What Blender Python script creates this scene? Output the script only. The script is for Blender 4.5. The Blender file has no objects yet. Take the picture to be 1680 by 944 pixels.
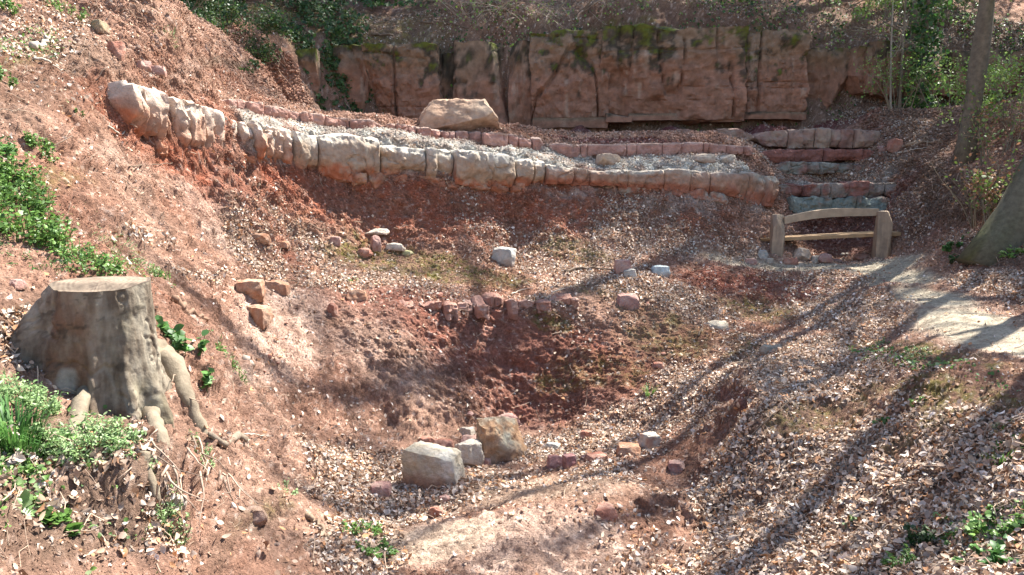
import bpy, math, random
import numpy as np
from mathutils import Vector, Matrix
R = math.radians
random.seed(7); rng = np.random.default_rng(7)
scene = bpy.context.scene
COL = scene.collection

# ------------------------------------------------------------------ camera
PITCH = R(8.0); CAM = np.array([0.0, 0.0, 1.5]); FPX = 1318.0
cd = bpy.data.cameras.new('camera'); cam = bpy.data.objects.new('camera', cd); COL.objects.link(cam)
cam.location = CAM; cam.rotation_euler = (R(90) - PITCH, 0, 0)
cd.sensor_width = 36; cd.lens = FPX / 1680 * 36; cd.clip_start = 0.05; cd.clip_end = 400
scene.camera = cam
# ------------------------------------------------------------------ light
SUN_EL = R(55); SUN_H = np.array([0.78, 0.626])          # sun stands behind the bank, to the right
w = bpy.data.worlds.new('World'); scene.world = w; w.use_nodes = True
nt = w.node_tree; bg = nt.nodes['Background']; sky = nt.nodes.new('ShaderNodeTexSky')
sky.sky_type = 'NISHITA'; sky.sun_disc = False; sky.sun_elevation = SUN_EL
sky.sun_rotation = math.atan2(SUN_H[0], SUN_H[1])
nt.links.new(sky.outputs[0], bg.inputs[0]); bg.inputs[1].default_value = 0.092
sd = bpy.data.lights.new('sun', 'SUN'); sun = bpy.data.objects.new('sun', sd); COL.objects.link(sun)
sd.energy = 5.0; sd.angle = R(0.6); sd.color = (1.0, 0.955, 0.89)
SD = Vector((SUN_H[0] * math.cos(SUN_EL), SUN_H[1] * math.cos(SUN_EL), math.sin(SUN_EL))).normalized()
sun.rotation_euler = SD.to_track_quat('Z', 'Y').to_euler()
vs = scene.view_settings; vs.view_transform = 'Standard'; vs.look = 'None'; vs.gamma = 1; vs.use_curve_mapping = False
vs.exposure = 1.95

# ------------------------------------------------------------------ numbers
def ray(u, v):
    cx = (u - 840) / FPX; cy = -(v - 472) / FPX
    c, s = math.cos(PITCH), math.sin(PITCH)
    d = np.array([cx, c + cy * s, -s + cy * c])
    return d / d[1]
def at(u, v, Y): return CAM + ray(u, v) * Y
def lat(n):  # hash
    n = (n ^ (n >> 13)) * np.int64(1274126177); n = n & 0x7fffffff
    n = (n ^ (n >> 16)) * np.int64(668265263) & 0x7fffffff
    return (n & 0xffff) / 65535.0
def vnoise(P, seed=0):
    F = np.floor(P).astype(np.int64); f = P - F; f = f * f * f * (f * (f * 6 - 15) + 10)
    out = 0
    for dx in (0, 1):
        wx = f[:, 0] if dx else 1 - f[:, 0]
        for dy in (0, 1):
            wy = f[:, 1] if dy else 1 - f[:, 1]
            for dz in (0, 1):
                wz = f[:, 2] if dz else 1 - f[:, 2]
                h = lat((F[:, 0] + dx) * 73856093 + (F[:, 1] + dy) * 19349663 + (F[:, 2] + dz) * 83492791 + seed * 9176 + 12345)
                out = out + wx * wy * wz * h
    return out * 2 - 1
def fbm(P, freq, octs=4, gain=0.5, seed=0, ridge=False):
    P = np.asarray(P, float); o = 0; a = 1; s = 0
    for k in range(octs):
        n = vnoise(P * freq + 17.3 * k + seed * 3.1, seed + k)
        if ridge: n = 1 - 2 * np.abs(n)
        o = o + a * n; s += a; a *= gain; freq *= 2.03
    return o / s
def sstep(a, b, x): t = np.clip((x - a) / (b - a), 0, 1); return t * t * (3 - 2 * t)

# ------------------------------------------------------------------ mesh building
class MB:
    def __init__(s): s.V = []; s.F = []; s.C = []; s.n = 0
    def add(s, V, F, C=None):
        V = np.asarray(V, float); s.V.append(V)
        for f in (F if isinstance(F, list) else [F]):
            s.F.append(np.asarray(f, int) + s.n)
        if C is None: C = np.ones((len(V), 3))
        C = np.asarray(C, float)
        if C.ndim == 1: C = np.tile(C, (len(V), 1))
        s.C.append(C); s.n += len(V)
    def mesh(s, name, mat, smooth=True, sharp=None):
        V = np.concatenate(s.V); C = np.concatenate(s.C)
        me = bpy.data.meshes.new(name); me.vertices.add(len(V)); me.vertices.foreach_set('co', V.ravel())
        tot = sum(f.size for f in s.F); nf = sum(len(f) for f in s.F)
        me.loops.add(tot); me.polygons.add(nf)
        me.loops.foreach_set('vertex_index', np.concatenate([f.ravel() for f in s.F]))
        sizes = np.concatenate([np.full(len(f), f.shape[1]) for f in s.F])
        me.polygons.foreach_set('loop_start', np.concatenate([[0], np.cumsum(sizes)[:-1]]))
        me.polygons.foreach_set('loop_total', sizes)
        me.polygons.foreach_set('use_smooth', np.full(nf, smooth))
        me.update(calc_edges=True)
        a = me.color_attributes.new('Col', 'FLOAT_COLOR', 'POINT')
        a.data.foreach_set('color', np.c_[C, np.ones(len(C))].ravel())
        if sharp: me.set_sharp_from_angle(angle=R(sharp))
        me.materials.append(mat); return me
    def build(s, name, mat, parent=None, smooth=True, sharp=None, origin=None):
        V = np.concatenate(s.V)
        o0 = np.array(origin if origin is not None else [V[:, 0].mean(), V[:, 1].mean(), V[:, 2].min()], float)
        if parent is not None and origin is None: o0 = np.array(parent.location)
        s.V = [V - o0]
        o = bpy.data.objects.new(name, s.mesh(name, mat, smooth, sharp)); COL.objects.link(o)
        if parent is not None:
            o.parent = parent; o.location = Vector(o0) - parent.location if parent.type == 'EMPTY' else Vector(o0) - parent.matrix_world.translation
        else: o.location = o0
        return o
def tag(o, label=None, cat=None, group=None, kind=None):
    if label: o['label'] = label
    if cat: o['category'] = cat
    if group: o['group'] = group
    if kind: o['kind'] = kind
    return o
def empty(name, loc, label=None, cat=None, group=None):
    o = bpy.data.objects.new(name, None); COL.objects.link(o); o.location = Vector(loc); o.empty_display_size = .1
    return tag(o, label, cat, group)
def tube(mb, pts, rad, sides=7, col=(1, 1, 1), rough=0.0, seed=0, cap=True):
    pts = np.asarray(pts, float); n = len(pts); rad = np.broadcast_to(rad, n)
    T = np.gradient(pts, axis=0); T /= np.linalg.norm(T, axis=1)[:, None] + 1e-9
    up = np.array([0, 0, 1.0]) if abs(T[0, 2]) < .9 else np.array([1.0, 0, 0])
    A = np.cross(T, up); A /= np.linalg.norm(A, axis=1)[:, None] + 1e-9; B = np.cross(T, A)
    th = np.linspace(0, 2 * math.pi, sides, endpoint=False)
    V = pts[:, None] + rad[:, None, None] * (np.cos(th)[None, :, None] * A[:, None] + np.sin(th)[None, :, None] * B[:, None])
    if rough: 
        nn = fbm(V.reshape(-1, 3), 1.2 / max(rad.max(), .01), 3, seed=seed).reshape(n, sides)
        V = pts[:, None] + (V - pts[:, None]) * (1 + rough * nn[..., None])
    i = np.arange(n - 1)[:, None] * sides; j = np.arange(sides)[None]; j2 = (j + 1) % sides
    F = np.stack([i + j, i + j2, i + sides + j2, i + sides + j], -1).reshape(-1, 4)
    V = V.reshape(-1, 3); Fs = [F]
    if cap: Fs += [np.arange(sides)[::-1][None], (np.arange(sides) + (n - 1) * sides)[None]]
    mb.add(V, Fs, col)
def cube_grid(n):
    g = np.linspace(-1, 1, n + 1); V = {}; P = []; F = []
    def vid(p):
        k = tuple(np.round(p, 5))
        if k not in V: V[k] = len(P); P.append(p)
        return V[k]
    for ax in range(3):
        for s in (-1, 1):
            o1, o2 = [a for a in range(3) if a != ax]
            idx = np.zeros((n + 1, n + 1), int)
            for a in range(n + 1):
                for b in range(n + 1):
                    p = [0, 0, 0]; p[ax] = s; p[o1] = g[a]; p[o2] = g[b]; idx[a, b] = vid(p)
            for a in range(n):
                for b in range(n):
                    q = [idx[a, b], idx[a + 1, b], idx[a + 1, b + 1], idx[a, b + 1]]
                    if (s > 0) != (ax != 1): q = q[::-1]
                    F.append(q)
    return np.array(P, float), np.array(F)
CG = {n: cube_grid(n) for n in (3, 8, 14, 26, 40, 64)}
def rock(mb, c, size, rot=0.0, seed=0, n=14, box=0.6, cuts=7, rough=.05, colf=None, tilt=(0, 0), freq=2.2, strat=0, rel=0, taper=0):
    """angular stone: rounded cube, chipped by planes, roughened"""
    rs = np.random.default_rng(seed * 7 + 3)
    P, F = CG[n]; P = P.copy()
    S = P / np.linalg.norm(P, axis=1)[:, None]
    P = P * box + S * (1 - box) * 1.15
    for k in range(cuts):
        d = rs.normal(size=3); d /= np.linalg.norm(d); m = rs.uniform(.62, .95) * (1 + box * .35)
        q = P @ d - m; P = P - np.where(q > 0, q, 0)[:, None] * d
    hs = np.array(size) / 2
    P[:, :2] *= (1 - taper * P[:, 2])[:, None]
    W = P * hs
    nf = freq / max(hs.max(), .05)
    nrm = P / (np.linalg.norm(P, axis=1)[:, None] + 1e-9)
    d = fbm(W + seed * 5.1, nf, 5, .55, seed) * rough * 2 * hs.mean()
    W = W + nrm * d[:, None]
    if rel:   # bedding steps, joints and flaked patches on a wall face
        A = W + seed * 3.3; z = W[:, 2] / hs[2]
        fl = fbm(A * np.array([1, 1, 1.6]), 1.7, 3, .55, seed + 9); st_ = np.floor(fl * 5) / 5
        jn = np.abs(fbm(A * np.array([1, .2, .18]), 1.0, 2, .5, seed + 4)); bd = np.abs(fbm(A * np.array([.15, .1, 1.8]), 1.0, 2, .5, seed + 5))
        dd = st_ * .10 - .10 * np.exp(-(jn / .022) ** 2) - .035 * np.exp(-(bd / .02) ** 2) + .06 * fbm(A * np.array([1, 1, .5]), 6, 4, .6, seed)
        W[:, 1] -= dd * sstep(.2, -.4, P[:, 1]) * rel
    if strat: W[:, 0:2] *= (1 + strat * fbm(np.c_[W[:, 0] * .3, W[:, 1] * .3, W[:, 2] * 6] + seed, 3, 3, .6, seed))[:, None]
    M = np.array(Matrix.Rotation(rot, 3, 'Z') @ Matrix.Rotation(tilt[0], 3, 'X') @ Matrix.Rotation(tilt[1], 3, 'Y'))
    Wr = W @ M.T + np.asarray(c)
    C = colf(W, W / hs, Wr, seed) if callable(colf) else np.tile(colf, (len(W), 1))
    mb.add(Wr, F, C)

# ------------------------------------------------------------------ materials
def vmat(name, rough=.9, nscale=8, amt=.35, bump=.5, bdist=.02, bscale=25, spec=.25, trans=0, coord='Object', detail=8):
    m = bpy.data.materials.new(name); m.use_nodes = True; t = m.node_tree; N = t.nodes; L = t.links
    b = N['Principled BSDF']; b.inputs['Roughness'].default_value = rough; b.inputs['Specular IOR Level'].default_value = spec
    at_ = N.new('ShaderNodeAttribute'); at_.attribute_name = 'Col'
    tc = N.new('ShaderNodeTexCoord')
    n1 = N.new('ShaderNodeTexNoise'); n1.inputs['Scale'].default_value = nscale; n1.inputs['Detail'].default_value = detail; n1.inputs['Roughness'].default_value = .65
    L.new(tc.outputs[coord], n1.inputs['Vector'])
    mr = N.new('ShaderNodeMapRange'); mr.inputs[1].default_value = .25; mr.inputs[2].default_value = .75
    mr.inputs[3].default_value = 1 - amt; mr.inputs[4].default_value = 1 + amt; L.new(n1.outputs[0], mr.inputs[0])
    mx = N.new('ShaderNodeVectorMath'); mx.operation = 'SCALE'; L.new(at_.outputs['Color'], mx.inputs[0]); L.new(mr.outputs[0], mx.inputs['Scale'])
    L.new(mx.outputs[0], b.inputs['Base Color'])
    if bump:
        n2 = N.new('ShaderNodeTexNoise'); n2.inputs['Scale'].default_value = bscale; n2.inputs['Detail'].default_value = 8; n2.inputs['Roughness'].default_value = .7
        L.new(tc.outputs[coord], n2.inputs['Vector'])
        bp = N.new('ShaderNodeBump'); bp.inputs['Strength'].default_value = bump; bp.inputs['Distance'].default_value = bdist
        L.new(n2.outputs[0], bp.inputs['Height']); L.new(bp.outputs[0], b.inputs['Normal'])
    if trans:
        tr = N.new('ShaderNodeBsdfTranslucent'); L.new(mx.outputs[0], tr.inputs[0]); ms = N.new('ShaderNodeMixShader'); ms.inputs[0].default_value = trans
        L.new(b.outputs[0], ms.inputs[1]); L.new(tr.outputs[0], ms.inputs[2]); L.new(ms.outputs[0], N['Material Output'].inputs[0])
    return m
M_GROUND = vmat('bank_soil', .95, 38, .5, 1.0, .05, 40, .1)
M_ROCK = vmat('sandstone', .92, 9, .3, .9, .03, 28, .15)
M_CLIFF = vmat('weathered_sandstone', .93, 7, .38, .8, .03, 18, .12)
M_LEAFD = vmat('dry_leaf', .8, 40, .2, 0, trans=.12, spec=.25)
M_LEAFG = vmat('green_leaf', .5, 20, .25, 0, trans=.35, spec=.4)
M_BARK = vmat('bark', .9, 14, .4, .8, .01, 40, .15)
M_TWIG = vmat('twig', .85, 30, .3, .3, .004, 60, .2)
M_WOOD = vmat('weathered_timber', .75, 10, .25, .5, .004, 60, .3)
M_CRUMB = vmat('clod', .95, 20, .4, .6, .015, 60, .1)

# ------------------------------------------------------------------ terrain control
CP = []
def cp(u, v, Y): CP.append(at(u, v, Y))
WL = [(195,195,135,8.9),(240,245,146,9.4),(300,262,165,9.9),(370,262,187,10.5),(430,268,207,11.0),(500,280,228,11.6),(570,292,228,11.9),
      (660,292,238,12.15),(740,300,248,12.4),(800,305,256,12.7),(880,308,263,13.0),(960,305,282,13.2),(1100,312,280,13.35),(1205,328,283,13.4),(1238,336,288,13.65),(1262,340,294,14.1)]
RL = [(345,172,160,11.3),(420,190,170,11.9),(500,205,185,12.5),(560,214,194,12.9),(640,222,200,13.2),(700,228,213,13.5),(760,234,217,13.7),
      (820,243,216,13.8),(885,248,228,13.9),(930,258,238,14.0),(1050,256,236,14.1),(1150,252,234,14.15),(1230,255,240,14.2)]
CL = [(470,182,85,15.6),(520,190,84,16.4),(620,205,82,16.9),(715,213,80,17.1),(748,214,75,17.0),(870,213,66,17.0),(995,205,58,17.0),(1215,200,56,16.9),
      (1320,192,62,16.9),(1330,180,88,17.2),(1395,165,85,17.2),(1440,152,75,17.1),(1570,152,75,17.0),(1680,160,90,16.8),(1800,150,90,16.6)]
def lerpT(T, u):
    T = np.array(T, float); return [np.interp(u, T[:, 0], T[:, k]) for k in range(1, T.shape[1])]
def pairs(T, step, back=.14, fwd=0.02):
    for u in np.arange(T[0][0], T[-1][0] + 1, step):
        b, t, Y = lerpT(T, u); cp(u, b, Y + fwd); cp(u, t, Y + back)
pairs(WL, 34, .2); pairs(RL, 45, .16); pairs(CL, 60, .35, .05)
for r in [  # (u, v, Y) read off the slopes
 (840,780,7.75),(840,720,8.9),(840,695,9.5),(840,600,9.95),(840,520,10.22),(840,500,10.36),(740,520,10.0),(740,500,10.15),(760,600,9.65),(760,690,9.15),(900,515,10.35),(900,498,10.5),(930,690,9.5),(930,600,9.98),(840,480,10.8),(740,470,10.6),(840,460,11.2),(840,410,12.3),(840,360,12.75),(840,330,12.95),
 (1110,790,6.42),(1060,800,6.32),(1000,803,6.32),(900,850,5.79),(850,900,5.31),(800,940,5.15),(900,925,5.35),(1000,880,5.85),(1000,905,5.7),(930,938,5.5),(1140,880,6.2),(1155,810,7.1),(1060,895,5.85),(1115,865,6.15),(1000,765,7.6),(1090,765,7.6),(750,800,7.0),(820,840,6.3),(720,860,6.1),(760,930,5.2),(1060,850,6.3),(1105,830,6.45),(650,940,5.3),(650,860,6.5),(700,780,7.7),(650,720,8.5),(650,640,8.9),(660,560,9.3),(650,490,9.9),(650,440,10.9),(640,405,11.6),(640,350,11.9),(600,320,11.95),
 (500,940,4.9),(500,860,5.6),(520,790,6.6),(500,720,7.6),(480,640,8.0),(470,560,8.6),(500,480,9.6),(480,430,10.4),(480,390,10.8),(480,330,11.1),
 (400,760,5.8),(420,850,4.9),(380,680,6.3),(390,600,7.2),(380,500,8.4),(400,450,9.3),(390,400,9.9),(400,320,10.4),(360,290,10.2),
 (300,930,4.1),(300,800,4.7),(320,700,5.1),(330,600,5.9),(300,500,7.0),(300,430,8.0),(300,350,8.9),(300,290,9.5),(240,290,8.9),
 (200,940,3.6),(150,850,3.85),(200,760,4.1),(150,695,4.45),(215,698,4.45),(275,705,4.5),(310,650,5.2),(230,480,6.0),(220,420,6.9),(210,350,7.7),(200,280,8.2),(190,240,8.5),(160,170,8.4),
 (0,940,3.2),(0,850,3.5),(0,740,3.9),(40,640,4.5),(0,560,4.7),(60,480,5.4),(0,450,5.4),(80,400,6.1),(0,350,6.1),(100,300,6.9),(0,250,6.8),(100,200,7.6),(0,150,7.5),
 (100,100,8.7),(0,50,8.7),(0,0,9.2),(120,20,9.8),(180,90,9.5),(200,50,10.1),(150,0,10.2),(250,0,10.8),(-200,0,8.8),(-200,300,5.6),(-200,500,4.3),(-200,800,3.0),
 (215,122,9.45),(240,132,9.8),(275,146,10.15),(310,156,10.5),(345,175,10.9),(400,190,11.25),(450,206,11.6),(285,50,10.9),(250,100,10.0),(320,95,11.1),(300,130,10.5),(340,145,11.3),(350,120,12.0),(400,150,12.5),(430,110,14.2),(380,70,13.8),(340,70,12.4),(440,165,13.6),(290,5,11.9),
 (600,205,15.6),(480,190,14.4),(730,214,15.6),(840,213,15.6),(700,238,13.0),(560,221,12.4),(800,250,13.2),(440,200,11.6),(380,180,11.0),(950,270,13.7),(1100,268,13.8),(1200,270,13.8),
 (950,222,15.2),(1100,222,15.3),(1200,224,15.3),(950,206,16.5),(1100,204,16.5),(1250,205,16.4),(1400,200,16.2),
 (1280,240,15.7),(1340,242,15.7),(1400,240,15.6),(1280,214,15.9),(1400,214,15.9),(1300,284,15.1),(1400,282,15.1),(1320,300,14.6),(1440,298,14.6),(1320,345,14.4),(1440,345,14.4),
 (1280,345,14.0),(1260,300,14.2),(1245,345,13.5),(1330,400,13.9),(1420,400,13.9),(1330,425,13.4),(1430,418,13.4),(1270,434,12.8),(1450,427,12.8),(1360,432,12.8),
 (1200,350,13.3),(1200,390,13.0),(1200,428,12.6),(1100,350,13.1),(1080,390,12.8),(1100,420,12.4),(980,340,13.05),(960,400,12.5),(960,450,11.6),(1050,460,11.3),(960,490,10.7),(1080,490,10.9),
 (1180,445,12.0),(1180,485,11.6),(1250,452,12.1),(1250,510,11.5),(1340,452,12.1),(1340,500,11.5),(1420,470,11.5),(1150,530,10.8),(1180,570,10.2),
 (960,600,9.9),(960,690,9.3),(1050,640,9.6),(1100,600,10.0),(1060,700,9.0),(1150,940,5.3),
 (1180,680,8.3),(1230,600,9.2),(1300,560,9.6),(1400,530,10.0),(1250,660,7.35),(1215,608,8.35),(1220,640,7.75),(1236,690,7.0),(1178,625,8.85),(1188,665,8.4),(1203,718,7.6),(1300,640,7.9),(1255,720,6.75),(1180,760,7.1),(1300,780,6.3),(1250,850,5.8),(1200,900,5.5),
 (1400,600,8.1),(1450,560,8.7),(1400,700,6.7),(1400,800,5.7),(1400,900,5.0),(1500,600,7.2),(1530,560,7.7),(1500,700,6.0),(1550,800,5.1),(1550,900,4.5),
 (1560,600,6.45),(1680,610,6.2),(1680,700,5.1),(1680,800,4.55),(1680,900,4.1),(1850,900,3.7),(1850,700,4.6),(1850,580,6.3),
 (1480,500,9.4),(1450,470,10.6),(1560,520,8.5),(1620,540,7.8),(1680,570,7.0),(1520,440,11.4),(1560,450,10.9),(1600,470,9.9),(1680,520,8.4),
 (1600,425,10.9),(1680,430,9.9),(1850,450,8.8),(1560,380,12.2),(1500,400,13.1),(1600,300,12.4),(1680,300,11.6),(1850,300,10.8),(1500,340,13.3),(1520,270,13.8),(1580,240,13.9),
 (1500,200,15.2),(1460,240,15.0),(1560,180,15.6),(1640,180,15.0),(1440,180,16.0),(1700,150,15.2),(1850,100,14)]:
    cp(*r)
for (x, y, z) in [(0,2.6,-.35),(-2,2.2,.25),(2,2.6,-.3),(0,0,0),(-3,0,.7),(3.2,3,-.05),(4.5,4.5,0),(4.6,2,.02),(0,-6,0),(6,-6,0),(-7,-4,1.6),(-8,3,3.0),(-10,9,5.5),(-14,0,5),(8,4,.3),(8,7,.8),(12,8,2.4),(14,0,1.2),(14,14,4.6),
                  (0,-14,-.5),(-14,-12,4),(14,-12,0),(-14,18,8),(-20,14,9)]: CP.append(np.array([x, y, z]))
for a in (-.9, -.6, -.36, -.15, .05, .25, .45, .6, .8):   # wooded slope over the cliff
    for Y, e in ((18.5, .7), (21, 2.2), (27, 6.2), (38, 12.5), (60, 24)):
        CP.append(np.array([a * Y, Y, 4.25 + e + (.7 if a < -.2 else 0)]))
CP = np.array(CP)
EPS = .06
def kern(r2): return np.sqrt(r2 + EPS * EPS)
def fit():
    n = len(CP); X = CP[:, :2]; r2 = ((X[:, None] - X[None]) ** 2).sum(-1)
    A = np.zeros((n + 3, n + 3)); A[:n, :n] = kern(r2) - np.eye(n) * .02
    A[:n, n] = 1; A[:n, n + 1:] = X; A[n, :n] = 1; A[n + 1:, :n] = X.T
    b = np.zeros(n + 3); b[:n] = CP[:, 2]; return np.linalg.solve(A, b)
WT = fit()
def H(x, y):
    x = np.asarray(x, float); y = np.asarray(y, float); sh = x.shape; x = x.ravel(); y = y.ravel(); o = np.empty(len(x)); n = len(CP)
    for i in range(0, len(x), 60000):
        a = x[i:i + 60000]; c = y[i:i + 60000]
        r2 = (a[:, None].astype(np.float32) - CP[None, :, 0].astype(np.float32)) ** 2 + (c[:, None].astype(np.float32) - CP[None, :, 1].astype(np.float32)) ** 2
        o[i:i + 60000] = np.sqrt(r2 + np.float32(EPS * EPS)) @ WT[:n] + WT[n] + WT[n + 1] * a + WT[n + 2] * c
    return o.reshape(sh)
YS = np.concatenate([np.geomspace(2.2, 24, 700)])
def pick(u, v, off=0):
    d = ray(u, v); P = CAM + d * YS[:, None]; h = H(P[:, 0], P[:, 1]); k = np.argmax(P[:, 2] < h)
    if k == 0: k = len(YS) - 1
    p = P[k]; return np.array([p[0], p[1], h[k] + off])
# grid
ys = np.concatenate([np.arange(-14, 1.5, .5), np.geomspace(1.6, 5, 170), np.geomspace(5.02, 9, 290), np.geomspace(9.01, 14.8, 860), np.geomspace(14.83, 19.5, 190), np.geomspace(19.8, 60, 60)])
aa = np.concatenate([-np.geomspace(1.0, 9, 24)[::-1], np.linspace(-.97, -.752, 60), np.linspace(-.75, .75, 860), np.linspace(.752, .97, 60), np.geomspace(1.0, 9, 24)])
wide = np.maximum(ys, 2.0); wide = np.where(ys < 2, 2.0, wide)
GX = aa[None] * wide[:, None]; GX = np.clip(GX, -90, 90); GY = np.repeat(ys[:, None], len(aa), 1)
GZ = H(GX, GY); nr, nc = GX.shape
P0 = np.stack([GX, GY, GZ], -1)
def normals(P):
    du = np.gradient(P, axis=1); dv = np.gradient(P, axis=0); n = np.cross(du, dv); return n / (np.linalg.norm(n, axis=-1)[..., None] + 1e-12)
NR = normals(P0)

# zones on the ground: soft ellipses round points of the bank
def blob(u, v, ru, rv, soft=.35):
    p = pick(u, v); q1 = pick(u + ru, v); q0 = pick(u - ru, v); r1 = pick(u, v - rv); r0 = pick(u, v + rv)
    ex = max(abs(q1[0] - q0[0]) / 2, .05); ey = max(abs(r1[1] - r0[1]) / 2, .06); return (p[0], p[1], ex, ey, soft)
def zone(X, Y, blobs, seed=0, amp=.35, fr=1.6):
    wob = fbm(np.stack([X, Y, X * 0], -1).reshape(-1, 3), fr, 4, .6, seed).reshape(X.shape) * amp
    o = np.zeros(X.shape)
    for (x, y, ex, ey, s), w_ in blobs:
        d = np.sqrt(((X - x) / ex) ** 2 + ((Y - y) / ey) ** 2) + wob
        o = np.maximum(o, w_ * (1 - sstep(1 - s, 1 + s, d)))
    return o
def Z(L): return [(blob(*b[:4]), b[4]) for b in L]
ZLEAF = Z([(1450,830,330,170,1),(1150,900,200,80,1),(1230,730,180,60,.9),(1120,650,90,70,.95),(1300,600,170,50,.95),(1400,520,140,40,.7),(650,830,160,40,.85),(600,900,80,50,.7),(700,790,180,35,.9),
           (980,730,190,28,.9),(1000,790,60,20,.5),(560,770,80,50,.6),(150,850,220,120,.42),(60,800,120,100,.4),(330,460,90,60,.5),(420,420,90,40,.65),(1040,385,90,38,.8),(900,430,160,30,.5),(1050,470,140,22,.6),
           (640,470,140,25,.5),(500,420,90,22,.5),(900,510,60,20,.5),(1340,480,130,30,.6),(1600,400,110,60,.7),(1640,470,80,40,.9),(1450,250,100,40,.6),(1340,290,120,15,.8),(1420,170,60,25,.9),
           (1600,60,140,60,.7),(1200,30,330,25,.45),(800,20,400,20,.3),(60,60,120,80,.3),(60,560,90,60,.4),(240,400,70,50,.4),(1500,360,60,60,.7),(640,30,150,30,.4),(1560,720,160,100,.7),(740,310,80,18,.35),(1180,400,60,25,.4)])
ZMOSS = Z([(700,440,180,20,.75),(1000,480,100,12,.5),(560,425,60,10,.5),(680,425,110,12,.7),(930,415,50,16,.8),(960,430,40,14,.8),(900,525,45,16,.8),(1100,560,80,45,.45),(1000,610,90,30,.4),(920,635,40,14,.5),(1250,520,60,14,.6),(1240,590,60,25,.7),(1500,580,90,60,.65),(1330,690,110,30,.6),(1560,700,90,45,.8),(1530,640,90,40,.8),(1420,640,60,20,.5),
           (1480,740,60,30,.5),(1620,660,60,40,.6),(40,90,60,50,.5),(80,300,70,80,.3),(600,45,160,25,.6),(450,30,60,30,.8),(560,60,100,10,.7),(1250,58,90,8,.8),(1030,52,60,8,.6),(430,840,40,50,.4),(200,560,60,60,.25)])
ZWHITE = Z([(560,222,140,12,.85),(430,200,90,16,.9),(700,238,160,10,.9),(860,258,120,16,.95),(1030,268,190,13,.9),(1200,275,60,20,.8),(240,125,30,14,.6),(1000,325,150,16,.7),(850,300,60,12,.7),(1140,340,70,14,.6),(1230,330,40,20,.6),(1360,335,110,14,.65),(1330,270,90,8,.6),
            (1060,400,60,14,.25),(1150,425,80,10,.3)])
ZMAR = Z([(1150,210,330,14,1),(800,600,300,95,.33),(1205,650,30,55,.5),(1250,470,140,30,.35),(1350,255,90,10,.8),(1440,240,50,40,.35),(1400,400,110,30,.6),(1000,235,120,5,.8),(1500,380,50,50,.4),(1200,470,60,30,.3)])
ZSAND = Z([(1340,440,120,7,.85),(1230,438,70,7,.7),(1450,440,90,14,1),(1480,462,90,18,1),(1525,490,80,24,1),(1580,525,95,30,1),(1650,560,100,42,1),(1740,580,110,50,1),(700,900,120,30,.35),(900,800,150,20,.3)])
ZHUM = Z([(100,800,260,180,.75),(80,120,150,130,.55),(60,550,120,120,.55),(400,110,80,70,.7),(1560,330,120,110,.9),(1640,420,100,60,.9),(1200,20,450,40,.6),(600,40,250,40,.8),(1450,820,360,200,.35),(1500,200,120,50,.7),(1620,100,160,80,.9),(420,850,60,90,.4)])
ZRED = Z([(820,590,260,90,.55),(420,350,160,70,.6),(700,340,280,40,.7),(1050,350,160,40,.5),(560,310,160,22,.8),(300,270,60,20,.8),(900,350,120,30,.5),(860,600,220,100,.35),(1250,480,130,25,.8),(330,340,80,60,.3)])
ZPINK = Z([(360,360,130,90,.8),(460,540,110,90,.7),(400,620,70,120,.6),(860,890,220,50,.8),(680,900,100,40,.6),(200,260,60,80,.4),(330,220,50,40,.4),(560,340,80,20,.3),(300,120,50,60,.4),(620,580,90,50,.4),(800,540,100,50,.3)])
fields = {}
def ev(X, Y): 
    return dict(leaf=zone(X, Y, ZLEAF, 3, .5), moss=zone(X, Y, ZMOSS, 5, .7, 3.2), white=zone(X, Y, ZWHITE, 7, .35, 2.5), mar=zone(X, Y, ZMAR, 9, .2, 2), sand=zone(X, Y, ZSAND, 11, .12, 1.5),
                hum=zone(X, Y, ZHUM, 13, .5), red=zone(X, Y, ZRED, 15, .5, 2), pink=zone(X, Y, ZPINK, 17, .5, 2))
Zs = ev(GX, GY)
Pf = P0.reshape(-1, 3); 
inner = ((GY > 1.5) & (GY < 22) & (np.abs(GX) < 1.0 * np.maximum(GY, 2))).ravel().astype(float)
slope = 1 - NR[..., 2].ravel()
sand = Zs['sand'].ravel()
calm = (1 - .85 * sand)
big = fbm(Pf, .9, 3, .5, 21) * .05 + fbm(Pf, 2.4, 3, .55, 23, True) * .045
clod = fbm(Pf, 7, 5, .62, 25)
chunk = np.clip(fbm(Pf, 4.5, 3, .55, 27, True) - .2, 0, 1)
steep = sstep(.12, .4, slope)
rill = fbm(Pf * np.array([1.0, 1.0, .25]) @ np.array([[.6, -.8, 0], [.8 * .18, .6 * .18, 0], [0, 0, 1]]).T, 3.2, 2, .5, 29)
fine = fbm(Pf, 26, 3, .6, 31)
D = (big + clod * (.035 + .03 * steep) + chunk * .06 * steep + rill * .05 * sstep(.02, .2, slope) * (Pf[:, 0] < 2) + fine * .026) * calm * inner
P1 = (P0 + NR * D.reshape(nr, nc)[..., None])
NR1 = normals(P1)
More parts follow.
